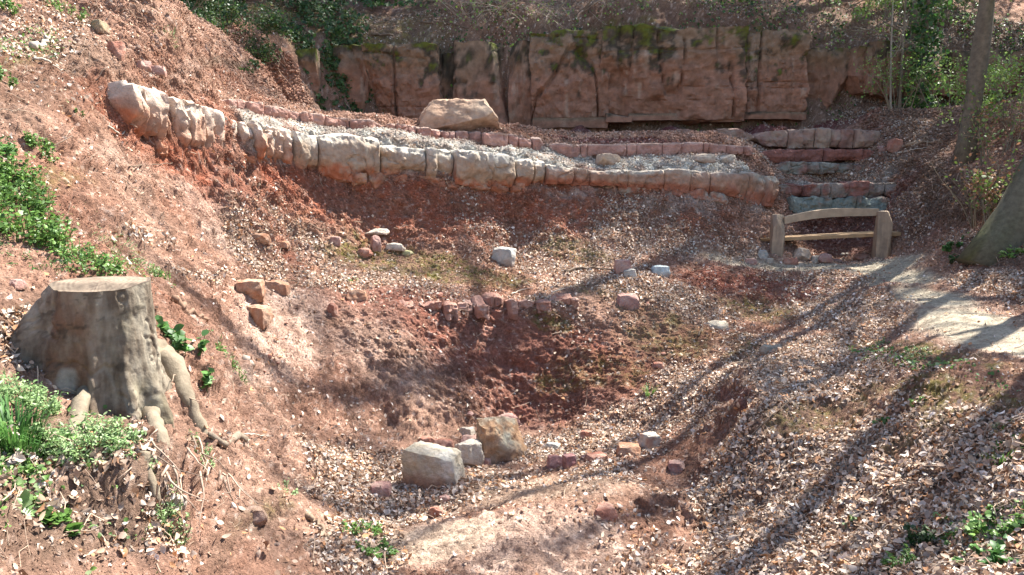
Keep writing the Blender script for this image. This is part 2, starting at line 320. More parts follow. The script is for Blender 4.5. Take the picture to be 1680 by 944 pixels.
# soil colours
def mix(C, c, m): return C + (np.array(c) - C) * np.clip(m, 0, 1)[..., None]
def soil(P, Zd):
    Pf = P.reshape(-1, 3); sh = P.shape[:-1]
    n1 = fbm(Pf, 1.1, 4, .6, 41).reshape(sh); n2 = fbm(Pf, 6, 4, .65, 43).reshape(sh); n3 = fbm(Pf, 22, 3, .6, 45).reshape(sh)
    C = np.ones(sh + (3,)) * np.array([.245, .125, .082])
    C = mix(C, [.335, .205, .145], .55 + n1 * 1.2)
    C = mix(C, [.44, .315, .245], Zd['pink'] * (.75 + n2))
    C = mix(C, [.29, .098, .055], Zd['red'] * (.8 + n2 * .8))
    C = mix(C, [.135, .092, .064], Zd['hum'] * (.85 + n2 * .6))
    C = mix(C, [.155, .055, .05], Zd['mar'] * (.95 + n2 * .3))
    C = mix(C, [.43, .405, .345], Zd['white'] * (.95 + n2 * .9))
    C = mix(C, [.46, .395, .29], Zd['sand'] * (1.0 + n3 * .5))
    C = mix(C, [.13, .105, .03], Zd['moss'] * (.75 + n3 * 2.2 + n2 * 1.4))
    C = mix(C, [.24, .17, .125], Zd['leaf'] * .55)
    C = mix(C, [.5, .4, .33], np.clip(n3 - .25, 0, 1) * 1.6 * (1 - Zd['sand']))
    C = C * (1 + n2 * .42 + n3 * .35)[..., None]
    return np.clip(C, .01, .8)
wl = np.array([at(r[0], (r[1] + r[2]) / 2, r[3])[:2] for r in WL])
front = GY - np.interp(GX, wl[:, 0], wl[:, 1])
zw = sstep(-.02, .12, front); lowp = sstep(.0, .35, fbm(P1.reshape(-1, 3), 2.2, 4, .6, 79).reshape(nr, nc)) * sstep(wl[9, 0] - .2, wl[11, 0], GX)
Zs['white'] = Zs['white'] * np.maximum(zw, lowp * .7) * .95
bare = zone(GX, GY, Z([(880,860,210,60,1),(980,835,160,60,1),(1080,800,60,30,.9),(700,880,60,40,.6),(1330,690,110,25,.75),(1225,655,50,40,.8),(1530,640,70,30,.45),(1480,730,70,25,.6),(820,600,290,100,1),(1208,650,32,55,.9),(1150,210,340,14,1),(1250,480,110,22,.7),(400,600,120,120,.8),(1350,260,80,8,.6),(600,236,250,16,.85),(1050,268,200,14,.85),(850,255,80,14,.8),(620,350,170,50,.7),(850,350,120,40,.6),(1200,360,60,30,.5),(330,330,80,70,.7),(250,420,80,80,.5)]), 19, .4)
Zs['leaf'] = Zs['leaf'] * (1 - .92 * bare)
Zs['red'] = np.maximum(Zs['red'], sstep(-.9, -.3, front) * sstep(.25, .0, front) * sstep(wl[-3, 0], wl[-5, 0], GX) * (GX > wl[0, 0] - .3) * .85)
Zs['mar'] = Zs['mar'] * (GY < 16.7)
GC = soil(P1, Zs)
i = np.arange(nr - 1)[:, None] * nc; j = np.arange(nc - 1)[None]
F = np.stack([i + j, i + j + 1, i + nc + j + 1, i + nc + j], -1).reshape(-1, 4)
mb = MB(); mb.add(P1.reshape(-1, 3), F, GC.reshape(-1, 3))
g = mb.build('ground', M_GROUND, origin=(0, 0, 0)); tag(g, 'steep red clay bank with pit, terrace and leaf covered gully', kind='structure')
PV = P1.reshape(-1, 3); NV = NR1.reshape(-1, 3)
def hit(u, v):
    """point of the finished ground seen near (u,v)"""
    p = pick(u, v); a = np.searchsorted(ys, p[1]); r_ = slice(max(a - 30, 0), a + 30)
    d = (P1[r_, :, 0] - p[0]) ** 2 + (P1[r_, :, 1] - p[1]) ** 2; k = np.unravel_index(np.argmin(d), d.shape)
    return P1[r_][k].copy()
def gz(x, y):
    a = min(max(np.searchsorted(ys, y), 0), nr - 1); w_ = wide[a]; b = min(np.searchsorted(aa, x / w_), nc - 1); return P1[a, b, 2]

# ------------------------------------------------------------------ scatter tools
area = np.zeros((nr, nc)); e1 = np.linalg.norm(np.gradient(P1, axis=1), axis=-1); e0 = np.linalg.norm(np.gradient(P1, axis=0), axis=-1); area = e1 * e0
def scatter(dens, n, seed, ymin=2.4, ymax=20):
    rs = np.random.default_rng(seed); W = (area * dens * (GY > ymin) * (GY < ymax) * (np.abs(GX) < .78 * GY + .3)).ravel(); W = np.clip(W, 0, None)
    c = np.cumsum(W); k = np.searchsorted(c, rs.uniform(0, c[-1], n)); jit = rs.normal(size=(n, 3)) * .01
    scatter.k = k
    return PV[k] + jit, NV[k]
LEAFCOL = np.array([[.54,.44,.35],[.47,.37,.28],[.41,.30,.215],[.35,.23,.155],[.25,.145,.09],[.35,.18,.09],[.62,.53,.45],[.36,.30,.25],[.43,.32,.24],[.30,.20,.14]])
def leaves(mb, P, N, size, seed, cols=LEAFCOL, cw=None, lift=.012, flat=.45, wid=(.45, .75), curl=.5, shade=None):
    rs = np.random.default_rng(seed); n = len(P)
    Nn = N + rs.normal(size=(n, 3)) * flat; Nn /= np.linalg.norm(Nn, axis=1)[:, None]
    T = rs.normal(size=(n, 3)); T -= (T * Nn).sum(1)[:, None] * Nn; T /= np.linalg.norm(T, axis=1)[:, None]; B = np.cross(Nn, T)
    L = size[0] + (size[1] - size[0]) * rs.random(n) ** 1.4; W = L * rs.uniform(*wid, n); K = L * rs.normal(size=n) * curl * .5; K2 = W * rs.normal(size=n) * curl * .6
    prof = [(-.5, 0, 1), (-.18, .46, 0), (.18, .4, 0), (.5, 0, 1), (.18, -.4, 0), (-.18, -.46, 0), (0, 0, 0)]
    V = []
    for (a, b, _) in prof:
        k = K * (a * a) * 2 + K2 * abs(b)
        V.append(P + T * (a * L)[:, None] + B * (b * W)[:, None] + Nn * (k + lift)[:, None])
    V = np.stack(V, 1); base = np.arange(n)[:, None] * 7
    f = [(0, 5, 6), (5, 4, 6), (4, 3, 6), (3, 2, 6), (2, 1, 6), (1, 0, 6)]
    F = np.concatenate([base + np.array(t)[None] for t in f])
    k = rs.choice(len(cols), n, p=cw); C = cols[k] * (1.2 if cols is LEAFCOL else 1) * rs.uniform(.62, 1.25, (n, 1)) * (1 if shade is None else shade[:, None]); C = np.repeat(C, 7, 0)
    mb.add(V.reshape(-1, 3), F, C)
def plant_leaves(mb, P, N, size, seed, cols, **k): leaves(mb, P, N, size, seed, cols=np.array(cols), **k)

exec_later = []
#@@OBJECTS
# ------------------------------------------------------------------ rock layers
def fpos(T, u, vt, vb, proud, depth):
    b, t, Y = lerpT(T, u); p = at(u, (vt + vb) / 2, Y); return p, Y
def cn(W, s, f, o=4): return fbm(W + s * 3.7, f, o, .6, s)
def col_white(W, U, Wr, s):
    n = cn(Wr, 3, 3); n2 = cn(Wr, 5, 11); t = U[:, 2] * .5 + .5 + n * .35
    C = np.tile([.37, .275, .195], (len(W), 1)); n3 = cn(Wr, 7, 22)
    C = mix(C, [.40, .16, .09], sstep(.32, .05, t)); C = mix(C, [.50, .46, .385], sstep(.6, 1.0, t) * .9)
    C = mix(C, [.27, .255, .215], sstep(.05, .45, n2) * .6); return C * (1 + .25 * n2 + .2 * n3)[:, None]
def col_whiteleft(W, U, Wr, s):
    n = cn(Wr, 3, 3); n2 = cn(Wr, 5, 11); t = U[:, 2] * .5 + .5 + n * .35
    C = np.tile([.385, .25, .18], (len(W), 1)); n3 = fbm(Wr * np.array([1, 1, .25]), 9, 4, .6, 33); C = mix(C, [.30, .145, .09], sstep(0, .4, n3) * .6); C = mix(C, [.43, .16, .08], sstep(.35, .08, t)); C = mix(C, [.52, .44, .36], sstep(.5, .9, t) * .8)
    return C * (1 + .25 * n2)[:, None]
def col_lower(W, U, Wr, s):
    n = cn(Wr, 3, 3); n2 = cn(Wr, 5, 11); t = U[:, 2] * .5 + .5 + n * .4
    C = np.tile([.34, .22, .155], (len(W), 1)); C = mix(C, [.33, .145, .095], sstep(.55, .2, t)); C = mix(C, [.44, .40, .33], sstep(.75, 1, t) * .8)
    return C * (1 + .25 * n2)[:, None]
def col_pink(W, U, Wr, s):
    n = cn(Wr, 3, 5); rs = np.random.default_rng(s); b = np.array([.36, .19, .145]) * rs.uniform(.85, 1.1)
    C = np.tile(b, (len(W), 1)); C = mix(C, [.44, .27, .22], .4 + n * 1.1); C = mix(C, [.42, .36, .30], sstep(.55, 1.0, U[:, 2]) * .5); return C * (1 + .25 * cn(Wr, 6, 16))[:, None]
def col_back(W, U, Wr, s):
    n = cn(Wr, 3, 5); rs = np.random.default_rng(s); k = rs.random()
    b = np.array([.30, .22, .165]) * (1 - k) + np.array([.29, .17, .14]) * k
    return mix(np.tile(b, (len(W), 1)), [.36, .29, .22], .35 + n * 1.2)
def col_maroon(W, U, Wr, s): return mix(np.tile([.24, .105, .08], (len(W), 1)), [.30, .15, .12], .3 + cn(Wr, 3, 5) * 1.2)
def col_grey(W, U, Wr, s): return mix(np.tile([.25, .245, .205], (len(W), 1)), [.27, .15, .12], .3 + cn(Wr, 3, 4) * 1.6)
def col_cliff(moss):
    def f(W, U, Wr, s):
        n = cn(Wr, 2, 1.1); n2 = cn(Wr, 5, 4); n3 = cn(Wr, 8, 14); t = U[:, 2] * .5 + .5
        st = fbm(Wr * np.array([1, 1, .12]), 7, 4, .6, 12)
        C = np.tile([.235, .125, .08], (len(W), 1)); C = mix(C, [.31, .165, .11], .5 + n * 1.3 - .3 * t)
        C = mix(C, [.19, .15, .10], sstep(.45, .9, t + n * .3) * .7)
        C = mix(C, [.045, .04, .03], sstep(.08, .4, n2 + (t - .66) * .9 + n * .4 + (moss > -.07) * .05) * .85)
        C = mix(C, [.36, .27, .2], sstep(.25, .55, st) * .55)
        C = mix(C, [.10, .115, .02], sstep(.15, .5, n2 * .9 + n3 * .3 + (t - .80) * 1.1 + moss + .03) * .9)
        return C * (1 + .3 * n3)[:, None]
    return f
def pxrock(mb, u0, u1, vt, vb, Y, depth, seed, colf, n=14, box=.93, cuts=3, rough=.045, rot=None, tilt=(0, 0), proud=0, strat=0, freq=2.2, grow=1.06, rel=0):
    c = at((u0 + u1) / 2, (vt + vb) / 2, Y - proud); s = Y / FPX
    ww = (u1 - u0) * s * grow; hh = (vb - vt) * s * grow
    rot = rot if rot is not None else 0
    c = c + np.array([-math.sin(rot), math.cos(rot), 0]) * depth / 2
    rock(mb, c, (ww, depth, hh), rot, seed, n, box, cuts, rough, colf, tilt, freq, strat, rel)
def bed(name, label, T, cuts, colf, proud, depth, seed, cat='rock course', rough=.05, under=.5, flute=0, jt=.02, topr=.12, n=1.0, taper=(1, 1), jp=.05, jz=.06):
    """a bed of rock following table T, cut into tight blocks at the joints 'cuts'"""
    us = np.arange(cuts[0], cuts[-1] + .01, 1.0); L = [lerpT(T, u) for u in us]
    pos = np.array([at(u, (l[0] + l[1]) / 2, l[2]) for u, l in zip(us, L)]); hh = np.array([(l[0] - l[1]) * l[2] / FPX for l in L])
    tg = np.gradient(pos[:, :2], axis=0); k_ = np.ones(9) / 9; tg = np.stack([np.convolve(np.pad(tg[:, c], 4, 'edge'), k_, 'valid') for c in (0, 1)], 1); tg /= np.linalg.norm(tg, axis=1)[:, None]
    out = np.stack([tg[:, 1], -tg[:, 0]], 1); arc = np.concatenate([[0], np.cumsum(np.linalg.norm(np.diff(pos[:, :2], axis=0), axis=1))])
    rs = np.random.default_rng(seed); mid = pos[len(pos) // 2]; e = empty(name, mid, label, cat)
    prof = []  # (outward, height -1..1) round the section
    for a in np.linspace(0, 1, 12)[:-1]: prof.append((-depth + (depth + proud) * a, 1.0))
    for a in np.linspace(0, 1, 26): prof.append((proud, 1 - 2 * a))
    for a in np.linspace(0, 1, 8)[1:]: prof.append((proud - (proud + depth) * a, -1.0))
    prof = np.array(prof); m_ = len(prof); sm = prof.copy()
    for _ in range(1): sm[1:-1] = (sm[:-2] + sm[1:-1] * 2 + sm[2:]) / 4
    for q, (ua, ub) in enumerate(zip(cuts[:-1], cuts[1:])):
        a0, a1 = np.interp([ua, ub], us, arc); ln = a1 - a0; ns = max(8, int(ln / .016 * n)); s = np.concatenate([[a0], np.linspace(a0 + .002, a1 - .002, ns), [a1]])
        cx = np.stack([np.interp(s, arc, pos[:, c]) for c in range(3)], 1); o_ = np.stack([np.interp(s, arc, out[:, c]) for c in (0, 1)], 1); h_ = np.interp(s, arc, hh) / 2
        ef = 1.0
        dp = rs.normal() * jp; dz = rs.normal() * jz; tp = rs.uniform(-.5, .5) * jz * 2
        edge = np.minimum(s - a0, a1 - s); pin = jt * 1.5 * np.exp(-(edge / .011) ** 2) + jt * .3 * np.exp(-(edge / .05) ** 2)
        S, PR = len(s), m_; rel = (s - a0) / ln - .5
        off = sm[None, :, 0] + dp * (sm[None, :, 0] > -depth * .5) - pin[:, None] * 1.6; zr = sm[None, :, 1] * np.ones((S, 1))
        off = off - under * proud * sstep(-.1, -1.0, zr) - topr * proud * sstep(.5, 1.0, zr)
        zz = zr * h_[:, None] * (1 + dz) + (tp * rel * h_)[:, None] * 1.0 - (pin[:, None] * .5) * (zr > .7)
        if taper[0] and q == 0: zz *= sstep(-.55, -.1, rel)[:, None] * .8 + .2; off -= .12 * sstep(.0, -.5, rel)[:, None]
        if taper[1] and q == len(cuts) - 2: zz *= sstep(.55, .1, rel)[:, None] * .8 + .2; off -= .12 * sstep(.0, .5, rel)[:, None]
        Wp = np.empty((S, PR, 3)); Wp[..., :2] = cx[:, None, :2] + o_[:, None] * off[..., None]; Wp[..., 2] = cx[:, None, 2] + zz
        f = Wp.reshape(-1, 3); frag = fbm(f, 4.5, 3, .55, seed + 3); frag = np.floor(frag * 4) / 4 + (frag * 4 - np.floor(frag * 4)) ** 4 / 4
        d = rough * (fbm(f, 2.2, 3, .55, seed) * 1.1 + frag * 1.1 + fbm(f, 14, 4, .6, seed + 5) * .5)
        if flute: d = d + flute * fbm(f * np.array([1, 1, .22]), 5, 3, .55, seed + 7)
        crk = np.abs(fbm(f * np.array([1, 1, .6]), 2.0, 3, .5, seed + 11)); d = d - .028 * np.exp(-(crk / .018) ** 2)
        d = d.reshape(S, PR); nx = np.where(np.abs(zr) > .97, .25, 1.0); Wp[..., :2] += o_[:, None] * (d * nx)[..., None]; Wp[..., 2] += d * .7 * np.sign(zr) * (np.abs(zr) > .6) 
        U = np.zeros((S, PR, 3)); U[..., 2] = zr + 1.0 * (off < proud * .1) * (zr > .9)
        C = colf(Wp.reshape(-1, 3), U.reshape(-1, 3), Wp.reshape(-1, 3), seed * 10 + q)
        i = np.arange(S - 1)[:, None] * PR; j = np.arange(PR - 1)[None]; F = np.stack([i + j, i + j + 1, i + PR + j + 1, i + PR + j], -1).reshape(-1, 4)
        m = MB(); m.add(Wp.reshape(-1, 3), [F, np.arange(PR)[None], (np.arange(PR) + (S - 1) * PR)[::-1][None]], C); m.build('block', M_ROCK, e, sharp=42)
    return e
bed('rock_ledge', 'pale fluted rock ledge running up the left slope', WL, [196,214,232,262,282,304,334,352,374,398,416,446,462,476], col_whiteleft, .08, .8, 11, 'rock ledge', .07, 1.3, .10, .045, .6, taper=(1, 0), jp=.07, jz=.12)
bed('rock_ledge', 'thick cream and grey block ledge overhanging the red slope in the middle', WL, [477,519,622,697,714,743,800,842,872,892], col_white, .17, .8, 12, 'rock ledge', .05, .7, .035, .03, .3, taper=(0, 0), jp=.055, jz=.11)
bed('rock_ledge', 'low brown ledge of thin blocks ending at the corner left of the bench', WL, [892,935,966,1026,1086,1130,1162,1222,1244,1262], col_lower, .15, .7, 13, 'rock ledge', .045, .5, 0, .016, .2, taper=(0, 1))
def sub(T, d0, d1, dy): return [(r[0], r[1] + d1, r[1] + d0, r[3] + dy) for r in T]
LUMP = lambda a, b_, k: (lambda W, U, Wr, s: mix(np.tile(a, (len(W), 1)), b_, k + cn(Wr, 3, 6) * 1.6) * (1 + .25 * cn(Wr, 6, 18))[:, None])
bed('rock_course', 'ragged orange red lumps clinging under the pale left ledge', sub(WL, -8, 12, .04), [236,262,290,318,352,384,414,448], LUMP([.38, .16, .085], [.44, .27, .19], .2), .10, .5, 17, rough=.10, under=1, flute=.05, jt=.03)
bed('rock_course', 'broken red lumps under the cream and grey ledge in the middle', sub(WL, -6, 14, .04), [478,512,540,575,600,640,668,700,730,760,800,836,872], LUMP([.34, .15, .09], [.40, .28, .20], .2), .10, .5, 18, rough=.09, under=1, jt=.03)
bed('rock_course', 'crumbly red and greenish lumps under the low brown ledge', sub(WL, -4, 14, .06), [892,935,970,1010,1050,1080,1120,1160,1200], LUMP([.32, .15, .10], [.38, .36, .30], .3), .10, .5, 19, rough=.08, under=1, jt=.03)
bed('rock_course', 'thin course of pink blocks climbing the slope on the left', RL, [338,352,368,385,402,430,470,492,530,552,574,630], col_pink, .09, .4, 14, rough=.035, under=.2, jt=.018, topr=.1, jp=.03, jz=.1)
bed('rock_course', 'small broken pink blocks in a course in front of the tan boulder', RL, [631,650,668,684,704,722,744,768,790,832,850,872,894], col_pink, .09, .4, 15, rough=.045, under=.2, jt=.02, jp=.045, jz=.14)
bed('rock_course', 'straight course of flat pink bricks above the grey clay', RL, [895,952,962,1026,1044,1086,1116,1154,1190,1218,1240], col_pink, .09, .4, 16, rough=.03, under=.2, jt=.016, topr=.1, jp=.03, jz=.07)
def flat_bed(name, label, pts, cuts, colf, seed, **k):   # pts: (u, bottom, top, Y)
    return bed(name, label, pts, cuts, colf, k.get('proud', .12), .5, seed, rough=k.get('rough', .05), under=k.get('under', .4), jt=.02, jp=k.get('jp', .045), jz=.1)
flat_bed('rock_course', 'course of brown blocks directly under the maroon clay band', [(890,238,224,15.1),(1018,237,217,15.2),(1240,238,214,15.3)], [892,955,1018,1072,1130,1175,1238], col_back, 21)
flat_bed('rock_course', 'tan block course left of the twiggy hollow, upper one', [(1238,241,215,15.3),(1400,242,215,15.35),(1470,238,220,15.6)], [1239,1292,1334,1358,1398,1440,1468], col_back, 22)
flat_bed('rock_course', 'dark red block course between tan blocks and grey clay', [(1240,267,246,14.85),(1300,266,246,15.0),(1450,262,248,15.3)], [1242,1297,1352,1408,1446], col_maroon, 23)
flat_bed('rock_course', 'grey green block course under the dark red blocks', [(1256,287,267,14.8),(1320,286,266,14.95),(1440,283,268,15.1)], [1258,1318,1340,1372,1400,1438], col_grey, 24)
flat_bed('rock_course', 'mixed grey and red blocks behind the bench', [(1226,325,300,14.15),(1300,325,302,14.3),(1420,325,300,14.35),(1482,322,296,14.3)], [1228,1262,1318,1342,1356,1388,1420,1450,1480], lambda W, U, Wr, s: mix(col_maroon(W, U, Wr, s), [.27, .255, .215], sstep(-.1, .25, cn(Wr, 9, 2.4)) * .8), 25)
flat_bed('clay_bed', 'blue green clay bed showing above the bench rail', [(1222,347,325,14.1),(1300,348,326,14.25),(1420,347,326,14.28),(1478,344,323,14.2)], [1224,1290,1360,1400,1476], lambda W, U, Wr, s: mix(np.tile([.22, .245, .21], (len(W), 1)), [.27, .17, .125], sstep(0, .35, cn(Wr, 3, 3)) * .8), 26, rough=.08, under=-.4)
flat_bed('rock_course', 'ragged mauve pink lumps of rock along the brink of the pit', [(600,518,500,9.62),(680,524,503,9.85),(740,520,500,10.02),(840,520,496,10.22),(960,512,492,10.45)], [604,632,650,690,728,752,780,800,834,850,882,905,940,958], LUMP([.31,.165,.125], [.38,.25,.20], .3), 28, rough=.11, under=.2, jp=.08, proud=-.03)
# the back wall
CW = empty('sandstone_cliff', at(1000, 200, 17), 'tall jointed sandstone wall, mossy along its top, across the back', 'cliff')
for i_, (u0, u1, vt, vb, Y, dp, moss, n) in enumerate([(468,517,84,188,16.3,1.2,-.05,26),(520,600,80,205,16.7,1.2,-.1,26),(601,716,80,214,16.8,1.2,-.08,64),(714,752,95,215,17.2,1,-.3,14),(748,838,76,214,16.75,1.2,-.1,26),(836,874,72,214,16.85,1.2,-.2,26),
        (875,995,60,210,16.55,1.3,.0,64),(993,1215,52,190,16.5,1.4,-.02,64),(1219,1320,57,185,16.5,1.4,.12,64),(1320,1394,84,180,16.95,1.2,-.1,26),(1398,1424,82,150,16.8,1,-.2,14),(1424,1442,80,150,16.7,1,-.25,14),(1440,1572,72,152,16.7,1.2,-.22,26),(1574,1690,88,166,16.5,1.2,-.2,26),(1690,1830,90,166,16.4,1.2,-.2,14)]):
    jy = [0,.1,-.12,0,.12,-.05,.0,-.12,.1,0,0,0,-.1,.05,0][i_]; m = MB(); pxrock(m, u0, u1, vt, vb + [0,6,-3,0,4,-2,3,-1,2,0,0,0,0,0,0][i_], Y + jy, dp, 300 + i_, col_cliff(moss), n, box=.955, cuts=2, rough=.085, strat=.0, freq=2.6, rel=1, tilt=(rng.normal() * .015, rng.normal() * .012), grow=1.05)
    m.build('cliff_block', M_CLIFF, CW, sharp=35)
for i_, (u0, u1, vt, vb, Y) in enumerate([(878,992,194,209,16.5),(996,1036,186,200,16.4),(1036,1150,187,197,16.5),(1152,1214,184,199,16.45),(1220,1296,184,195,16.45),(1297,1322,185,196,16.5)]):
    m = MB(); pxrock(m, u0, u1, vt, vb, Y, .9, 340 + i_, col_cliff(-.6), 14, box=.97, cuts=1, rough=.04); m.build('base_slab', M_CLIFF, CW, sharp=35)

# ------------------------------------------------------------------ boulders and stones
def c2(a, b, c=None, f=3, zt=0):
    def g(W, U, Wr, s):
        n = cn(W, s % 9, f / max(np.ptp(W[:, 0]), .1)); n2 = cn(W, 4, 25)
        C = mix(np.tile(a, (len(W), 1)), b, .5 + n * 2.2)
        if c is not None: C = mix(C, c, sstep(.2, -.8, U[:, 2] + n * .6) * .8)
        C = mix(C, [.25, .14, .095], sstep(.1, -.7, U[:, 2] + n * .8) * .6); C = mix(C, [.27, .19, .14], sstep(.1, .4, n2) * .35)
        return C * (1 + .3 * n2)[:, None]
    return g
RED = c2([.33, .145, .10], [.40, .23, .17]); ORG = c2([.34, .175, .105], [.40, .26, .18]); PNK = c2([.36, .20, .17], [.42, .28, .23]); PAL = c2([.50, .45, .37], [.42, .36, .29]); GRY = c2([.38, .38, .34], [.44, .41, .36])
def stone(name, u, v, wpx, hpx, colf, label, seed, cat='rock', n=14, dep=.8, rot=0, box=.55, cuts=8, rough=.06, sink=.12, group=None, tilt=(0, 0), taper=.1):
    """(u,v) is the middle of the stone's foot"""
    p = hit(u, v); Y = p[1]; ww = wpx * Y / FPX; hh = hpx * Y / FPX * 1.02
    m = MB(); d = ww * dep
    c = p + np.array([0, d * .30, hh * (.5 - sink) - .0])
    rock(m, c, (ww * 1.04, d, hh * 1.12), rot, seed, n, box, cuts, rough, colf, tilt, 2.6, 0, 0, taper)
    return tag(m.build(name, M_ROCK, sharp=34), label, cat, group)
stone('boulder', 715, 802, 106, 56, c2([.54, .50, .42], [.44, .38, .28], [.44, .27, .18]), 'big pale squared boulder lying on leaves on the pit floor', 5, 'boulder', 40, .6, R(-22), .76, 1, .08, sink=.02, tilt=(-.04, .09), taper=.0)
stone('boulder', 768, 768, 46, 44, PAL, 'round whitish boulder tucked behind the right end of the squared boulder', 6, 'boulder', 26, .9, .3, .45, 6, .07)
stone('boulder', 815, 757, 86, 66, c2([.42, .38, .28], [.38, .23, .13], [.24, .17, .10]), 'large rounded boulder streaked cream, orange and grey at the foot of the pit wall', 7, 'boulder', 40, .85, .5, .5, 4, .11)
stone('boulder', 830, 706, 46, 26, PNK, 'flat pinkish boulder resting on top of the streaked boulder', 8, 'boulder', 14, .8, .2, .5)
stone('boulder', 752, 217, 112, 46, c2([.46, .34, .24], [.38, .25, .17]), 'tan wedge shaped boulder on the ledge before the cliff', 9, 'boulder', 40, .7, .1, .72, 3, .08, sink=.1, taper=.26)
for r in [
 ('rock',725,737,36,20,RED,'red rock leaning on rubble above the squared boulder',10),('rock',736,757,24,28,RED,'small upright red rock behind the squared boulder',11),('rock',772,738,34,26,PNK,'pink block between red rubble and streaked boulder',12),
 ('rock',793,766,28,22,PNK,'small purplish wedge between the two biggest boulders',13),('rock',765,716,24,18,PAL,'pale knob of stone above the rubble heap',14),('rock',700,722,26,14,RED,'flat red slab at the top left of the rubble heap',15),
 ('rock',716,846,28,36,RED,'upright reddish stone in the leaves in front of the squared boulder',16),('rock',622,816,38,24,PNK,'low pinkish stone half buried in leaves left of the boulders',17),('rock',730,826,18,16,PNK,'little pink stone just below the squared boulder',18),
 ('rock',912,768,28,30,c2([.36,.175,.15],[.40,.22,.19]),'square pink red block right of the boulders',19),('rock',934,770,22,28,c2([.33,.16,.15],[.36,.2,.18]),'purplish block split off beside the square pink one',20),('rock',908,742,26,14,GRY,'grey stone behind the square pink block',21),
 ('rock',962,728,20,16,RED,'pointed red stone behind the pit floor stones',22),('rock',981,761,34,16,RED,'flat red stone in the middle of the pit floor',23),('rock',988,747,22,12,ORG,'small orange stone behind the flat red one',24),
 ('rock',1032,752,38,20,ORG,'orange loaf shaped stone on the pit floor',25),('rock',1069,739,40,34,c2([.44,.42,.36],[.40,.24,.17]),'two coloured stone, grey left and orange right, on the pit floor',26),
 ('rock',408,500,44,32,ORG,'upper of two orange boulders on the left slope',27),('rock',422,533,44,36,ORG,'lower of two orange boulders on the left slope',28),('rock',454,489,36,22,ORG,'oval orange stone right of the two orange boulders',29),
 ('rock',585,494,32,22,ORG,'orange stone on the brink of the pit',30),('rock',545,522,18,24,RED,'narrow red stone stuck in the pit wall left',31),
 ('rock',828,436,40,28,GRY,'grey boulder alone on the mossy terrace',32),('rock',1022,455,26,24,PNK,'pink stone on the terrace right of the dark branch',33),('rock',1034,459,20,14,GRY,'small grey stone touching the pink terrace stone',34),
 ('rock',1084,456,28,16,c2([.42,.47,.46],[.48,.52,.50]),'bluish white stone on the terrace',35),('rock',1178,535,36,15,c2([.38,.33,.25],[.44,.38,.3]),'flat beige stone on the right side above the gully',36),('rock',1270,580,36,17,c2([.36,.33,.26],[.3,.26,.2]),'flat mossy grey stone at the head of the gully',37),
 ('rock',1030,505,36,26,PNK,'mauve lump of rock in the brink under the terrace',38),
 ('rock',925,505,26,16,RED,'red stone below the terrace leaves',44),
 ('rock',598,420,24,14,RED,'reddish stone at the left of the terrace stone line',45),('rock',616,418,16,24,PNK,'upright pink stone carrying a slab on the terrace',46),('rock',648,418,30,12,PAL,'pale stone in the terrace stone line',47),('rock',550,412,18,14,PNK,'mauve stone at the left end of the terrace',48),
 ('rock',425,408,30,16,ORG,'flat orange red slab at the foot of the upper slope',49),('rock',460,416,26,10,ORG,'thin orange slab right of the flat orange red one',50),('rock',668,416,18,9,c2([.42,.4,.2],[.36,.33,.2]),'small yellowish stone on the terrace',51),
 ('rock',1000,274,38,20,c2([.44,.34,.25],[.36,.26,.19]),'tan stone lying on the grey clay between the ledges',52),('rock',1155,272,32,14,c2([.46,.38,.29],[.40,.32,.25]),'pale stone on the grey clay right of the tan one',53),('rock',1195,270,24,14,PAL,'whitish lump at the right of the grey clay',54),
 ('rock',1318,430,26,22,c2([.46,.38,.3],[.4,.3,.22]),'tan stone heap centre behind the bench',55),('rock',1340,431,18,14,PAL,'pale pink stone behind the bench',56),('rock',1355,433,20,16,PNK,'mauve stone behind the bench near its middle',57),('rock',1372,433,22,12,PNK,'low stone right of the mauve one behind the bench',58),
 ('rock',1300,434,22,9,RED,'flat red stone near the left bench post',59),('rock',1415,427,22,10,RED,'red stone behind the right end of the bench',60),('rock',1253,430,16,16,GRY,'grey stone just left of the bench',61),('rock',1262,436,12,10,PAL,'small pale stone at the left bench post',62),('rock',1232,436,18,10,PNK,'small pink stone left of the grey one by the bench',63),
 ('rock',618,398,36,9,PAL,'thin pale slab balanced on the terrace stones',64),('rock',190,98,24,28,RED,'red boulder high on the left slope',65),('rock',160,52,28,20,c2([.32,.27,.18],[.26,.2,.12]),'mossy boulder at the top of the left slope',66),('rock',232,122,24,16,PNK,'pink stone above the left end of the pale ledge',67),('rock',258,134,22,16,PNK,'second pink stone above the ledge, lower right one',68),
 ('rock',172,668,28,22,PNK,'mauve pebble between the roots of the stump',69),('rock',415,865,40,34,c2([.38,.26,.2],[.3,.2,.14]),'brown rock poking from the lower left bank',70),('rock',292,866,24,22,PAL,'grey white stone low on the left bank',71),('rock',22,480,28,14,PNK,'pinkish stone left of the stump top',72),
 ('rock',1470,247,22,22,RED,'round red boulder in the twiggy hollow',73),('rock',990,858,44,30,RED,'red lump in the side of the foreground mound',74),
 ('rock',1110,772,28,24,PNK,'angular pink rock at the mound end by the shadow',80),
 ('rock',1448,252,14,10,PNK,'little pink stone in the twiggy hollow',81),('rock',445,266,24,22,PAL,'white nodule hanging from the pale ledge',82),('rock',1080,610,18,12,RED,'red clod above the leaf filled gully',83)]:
    s_ = r[7]; rr = random.Random(s_); stone(r[0], r[1], r[2], r[3], r[4], r[5], r[6], s_, rot=rr.uniform(-.5, .5), n=14 if r[3] < 45 else 26, dep=rr.uniform(.65, .95), box=rr.uniform(.35, .75), cuts=rr.randint(2, 5), rough=.085, sink=.62 if r[2] > 835 else .36 if r[2] > 470 else .15)
